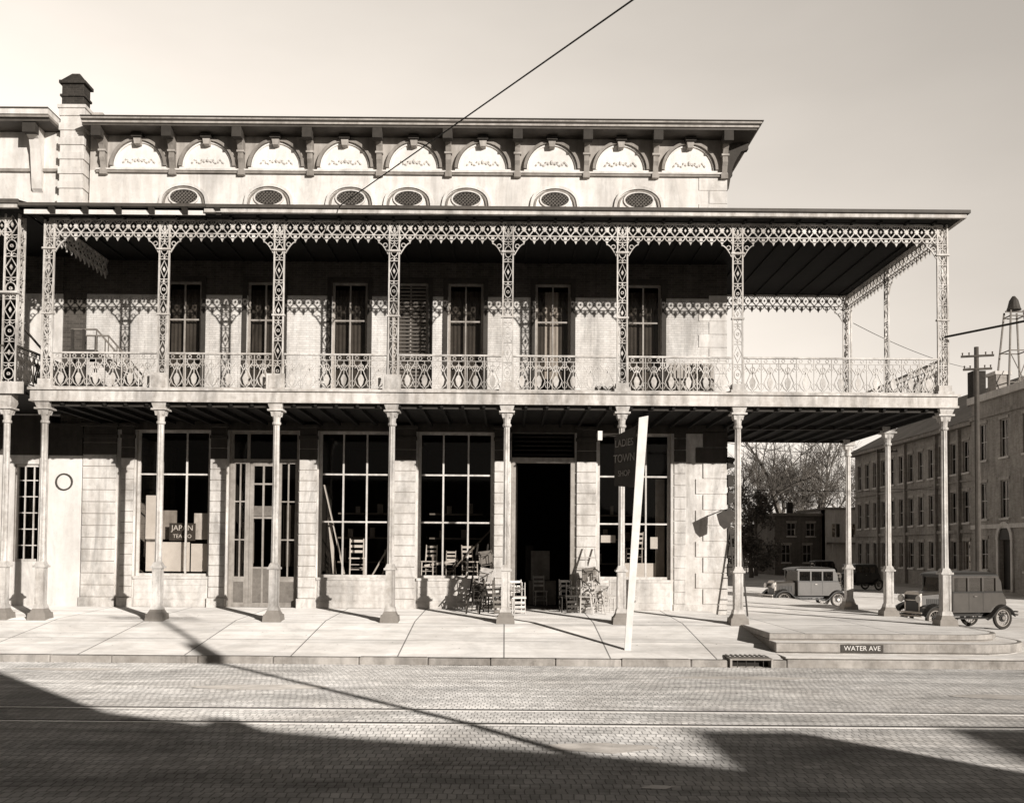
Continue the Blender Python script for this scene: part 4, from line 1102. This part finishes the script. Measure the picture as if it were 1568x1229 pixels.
# ================================================================== SIGN POST
sp = empty('street_sign_post')
s_ = MB()
s_.hexa([(3.08, 24.30, -.52), (3.24, 24.30, -.52), (3.24, 24.36, -.52), (3.08, 24.36, -.52)], [(3.44, 24.30, 5.55), (3.68, 24.30, 5.6), (3.68, 24.36, 5.6), (3.44, 24.36, 5.55)], 'post_paint')
s_.hexa([(3.38, 24.44, 5.35), (3.40, 24.47, 5.35), (2.92, 25.35, 5.15), (2.90, 25.32, 5.15)][::1], [(3.38, 24.44, 5.36), (3.40, 24.47, 5.36), (2.92, 25.35, 5.16), (2.90, 25.32, 5.16)], 'sign_dark')
s_.hexa([(3.36, 24.44, 3.75), (3.40, 24.46, 3.75), (2.96, 25.30, 3.85), (2.92, 25.28, 3.85)], [(3.36, 24.44, 5.34), (3.40, 24.46, 5.34), (2.96, 25.30, 5.14), (2.92, 25.28, 5.14)], 'sign_dark')
s_.bar((3.5, 24.43, 5.2), (2.6, 25.6, 5.2), .03, .03, 'iron_dark')
s_.box(2.5, 2.62, 25.5, 25.62, 5.1, 5.35, 'paper')
s_.make('post_and_board', sp)
ang = math.atan2(24.44-25.28, 3.36-2.92)
for i, (tx, zz, sz) in enumerate((('LADIES', 4.95, .27), ('TOWN', 4.55, .30), ('SHOP', 4.15, .22))):
    text(tx, sz, (3.125, 24.85, zz), (rd_(90), 0, ang), 'stucco_band', sp, 'letters_%d' % (i+1))

pp = MB(); pp.poly([(1.45, 10.15, -.404), (1.72, 10.1, -.404), (1.85, 10.22, -.401), (1.6, 10.28, -.4)], 'paper'); pp.make('paper_scrap')
lv = MB(); rr = random.Random(4)
for _ in range(900):
    x = rr.uniform(-15, 15); q = rr.random()
    y = 23.15-abs(rr.gauss(0, .14)) if q < .55 else (rr.uniform(24, 31) if q < .75 else rr.uniform(8, 23))
    if q < .12: x = -1.0+rr.gauss(0, .35); y = 23.1
    if y < 14: z = -.42+.018
    elif y < 23.2: z = -.42-(y-14)*.29/9.2+.018
    else: z = ws(y)+.006
    if x > 6.9 and y > 23: continue
    s = rr.uniform(.012, .045); a = rr.uniform(0, 3)
    lv.poly([(x-s*math.cos(a), y-s*math.sin(a), z), (x+s*math.sin(a), y-s*.5, z+.008), (x+s*math.cos(a), y+s*math.sin(a), z+.004)], rr.choice(['wood_mid', 'wood_dark', 'wood_dark', 'paper']))
lv.make('litter')

# ================================================================== LIGHT, WORLD, CAMERA
sv = Vector((.68, -1.0, .285)).normalized()
el = math.asin(sv.z); az = math.atan2(sv.x, sv.y)
sl = bpy.data.lights.new('sun', 'SUN'); sl.energy = 5.0; sl.angle = math.radians(.5); sl.color = (1.0, .94, .87)
so = bpy.data.objects.new('sun', sl); so.rotation_euler = sv.to_track_quat('Z', 'Y').to_euler(); so.location = (20, -30, 20); scene.collection.objects.link(so)

wd = bpy.data.worlds.new('World'); scene.world = wd; wd.use_nodes = True
nt = wd.node_tree; N = nt.nodes; L = nt.links
bg = N['Background']
sky = N.new('ShaderNodeTexSky'); sky.sky_type = 'NISHITA'; sky.sun_disc = False; sky.sun_elevation = el; sky.sun_rotation = az
sky.dust_density = 2.0
bwn = N.new('ShaderNodeRGBToBW'); L.new(sky.outputs[0], bwn.inputs[0])
# sky shaped by direction: northern side raised, south dimmed to deepen the facade's shade
tcw = N.new('ShaderNodeTexCoord'); sep = N.new('ShaderNodeSeparateXYZ'); L.new(tcw.outputs['Generated'], sep.inputs[0])
hz = N.new('ShaderNodeMapRange'); hz.interpolation_type = 'SMOOTHSTEP'
hz.inputs['From Min'].default_value = .15; hz.inputs['From Max'].default_value = .80
hz.inputs['To Min'].default_value = .30; hz.inputs['To Max'].default_value = 3.55
L.new(sep.outputs[1], hz.inputs['Value'])
xr = N.new('ShaderNodeMapRange'); xr.inputs['From Min'].default_value = -.5; xr.inputs['From Max'].default_value = .5
xr.inputs['To Min'].default_value = 1.12; xr.inputs['To Max'].default_value = .82
L.new(sep.outputs[0], xr.inputs['Value'])
zr = N.new('ShaderNodeMapRange'); zr.inputs['From Min'].default_value = 0.0; zr.inputs['From Max'].default_value = .5
zr.inputs['To Min'].default_value = .84; zr.inputs['To Max'].default_value = 1.25
L.new(sep.outputs[2], zr.inputs['Value'])
cl = N.new('ShaderNodeTexNoise'); cl.inputs['Scale'].default_value = 2.2; cl.inputs['Detail'].default_value = 5
mpw = N.new('ShaderNodeMapping'); mpw.inputs['Scale'].default_value = (1, 1, 3); L.new(tcw.outputs['Generated'], mpw.inputs['Vector']); L.new(mpw.outputs[0], cl.inputs['Vector'])
cr_ = N.new('ShaderNodeMapRange'); cr_.inputs['From Min'].default_value = .35; cr_.inputs['From Max'].default_value = .65; cr_.inputs['To Min'].default_value = .94; cr_.inputs['To Max'].default_value = 1.06
L.new(cl.outputs['Fac'], cr_.inputs['Value'])
def mul(a, b):
    m = N.new('ShaderNodeMath'); m.operation = 'MULTIPLY'; L.new(a, m.inputs[0]); L.new(b, m.inputs[1]); return m.outputs[0]
val = mul(mul(mul(mul(bwn.outputs[0], hz.outputs[0]), xr.outputs[0]), cr_.outputs[0]), zr.outputs[0])
mx = N.new('ShaderNodeMix'); mx.data_type = 'RGBA'; mx.blend_type = 'MULTIPLY'; mx.inputs[0].default_value = 1
L.new(val, mx.inputs[6]); mx.inputs[7].default_value = (1.0, .915, .82, 1)
L.new(mx.outputs[2], bg.inputs[0]); bg.inputs[1].default_value = .10

cd = bpy.data.cameras.new('camera'); cam = bpy.data.objects.new('camera', cd); scene.collection.objects.link(cam)
cd.sensor_width = 36; cd.lens = 1450/1568*36; cd.clip_end = 3000; cd.clip_start = .1
PITCH = 2.0
cd.shift_x = 11/1568; cd.shift_y = (228-1450*math.tan(math.radians(PITCH)))/1568
M = Matrix.Translation((0, 0, 2.1)) @ Matrix.Rotation(math.radians(90+PITCH), 4, 'X') @ Matrix.Rotation(math.radians(.45), 4, 'Z')
cam.matrix_world = M
scene.camera = cam
scene.view_settings.view_transform = 'Standard'; scene.view_settings.look = 'None'; scene.view_settings.exposure = 0
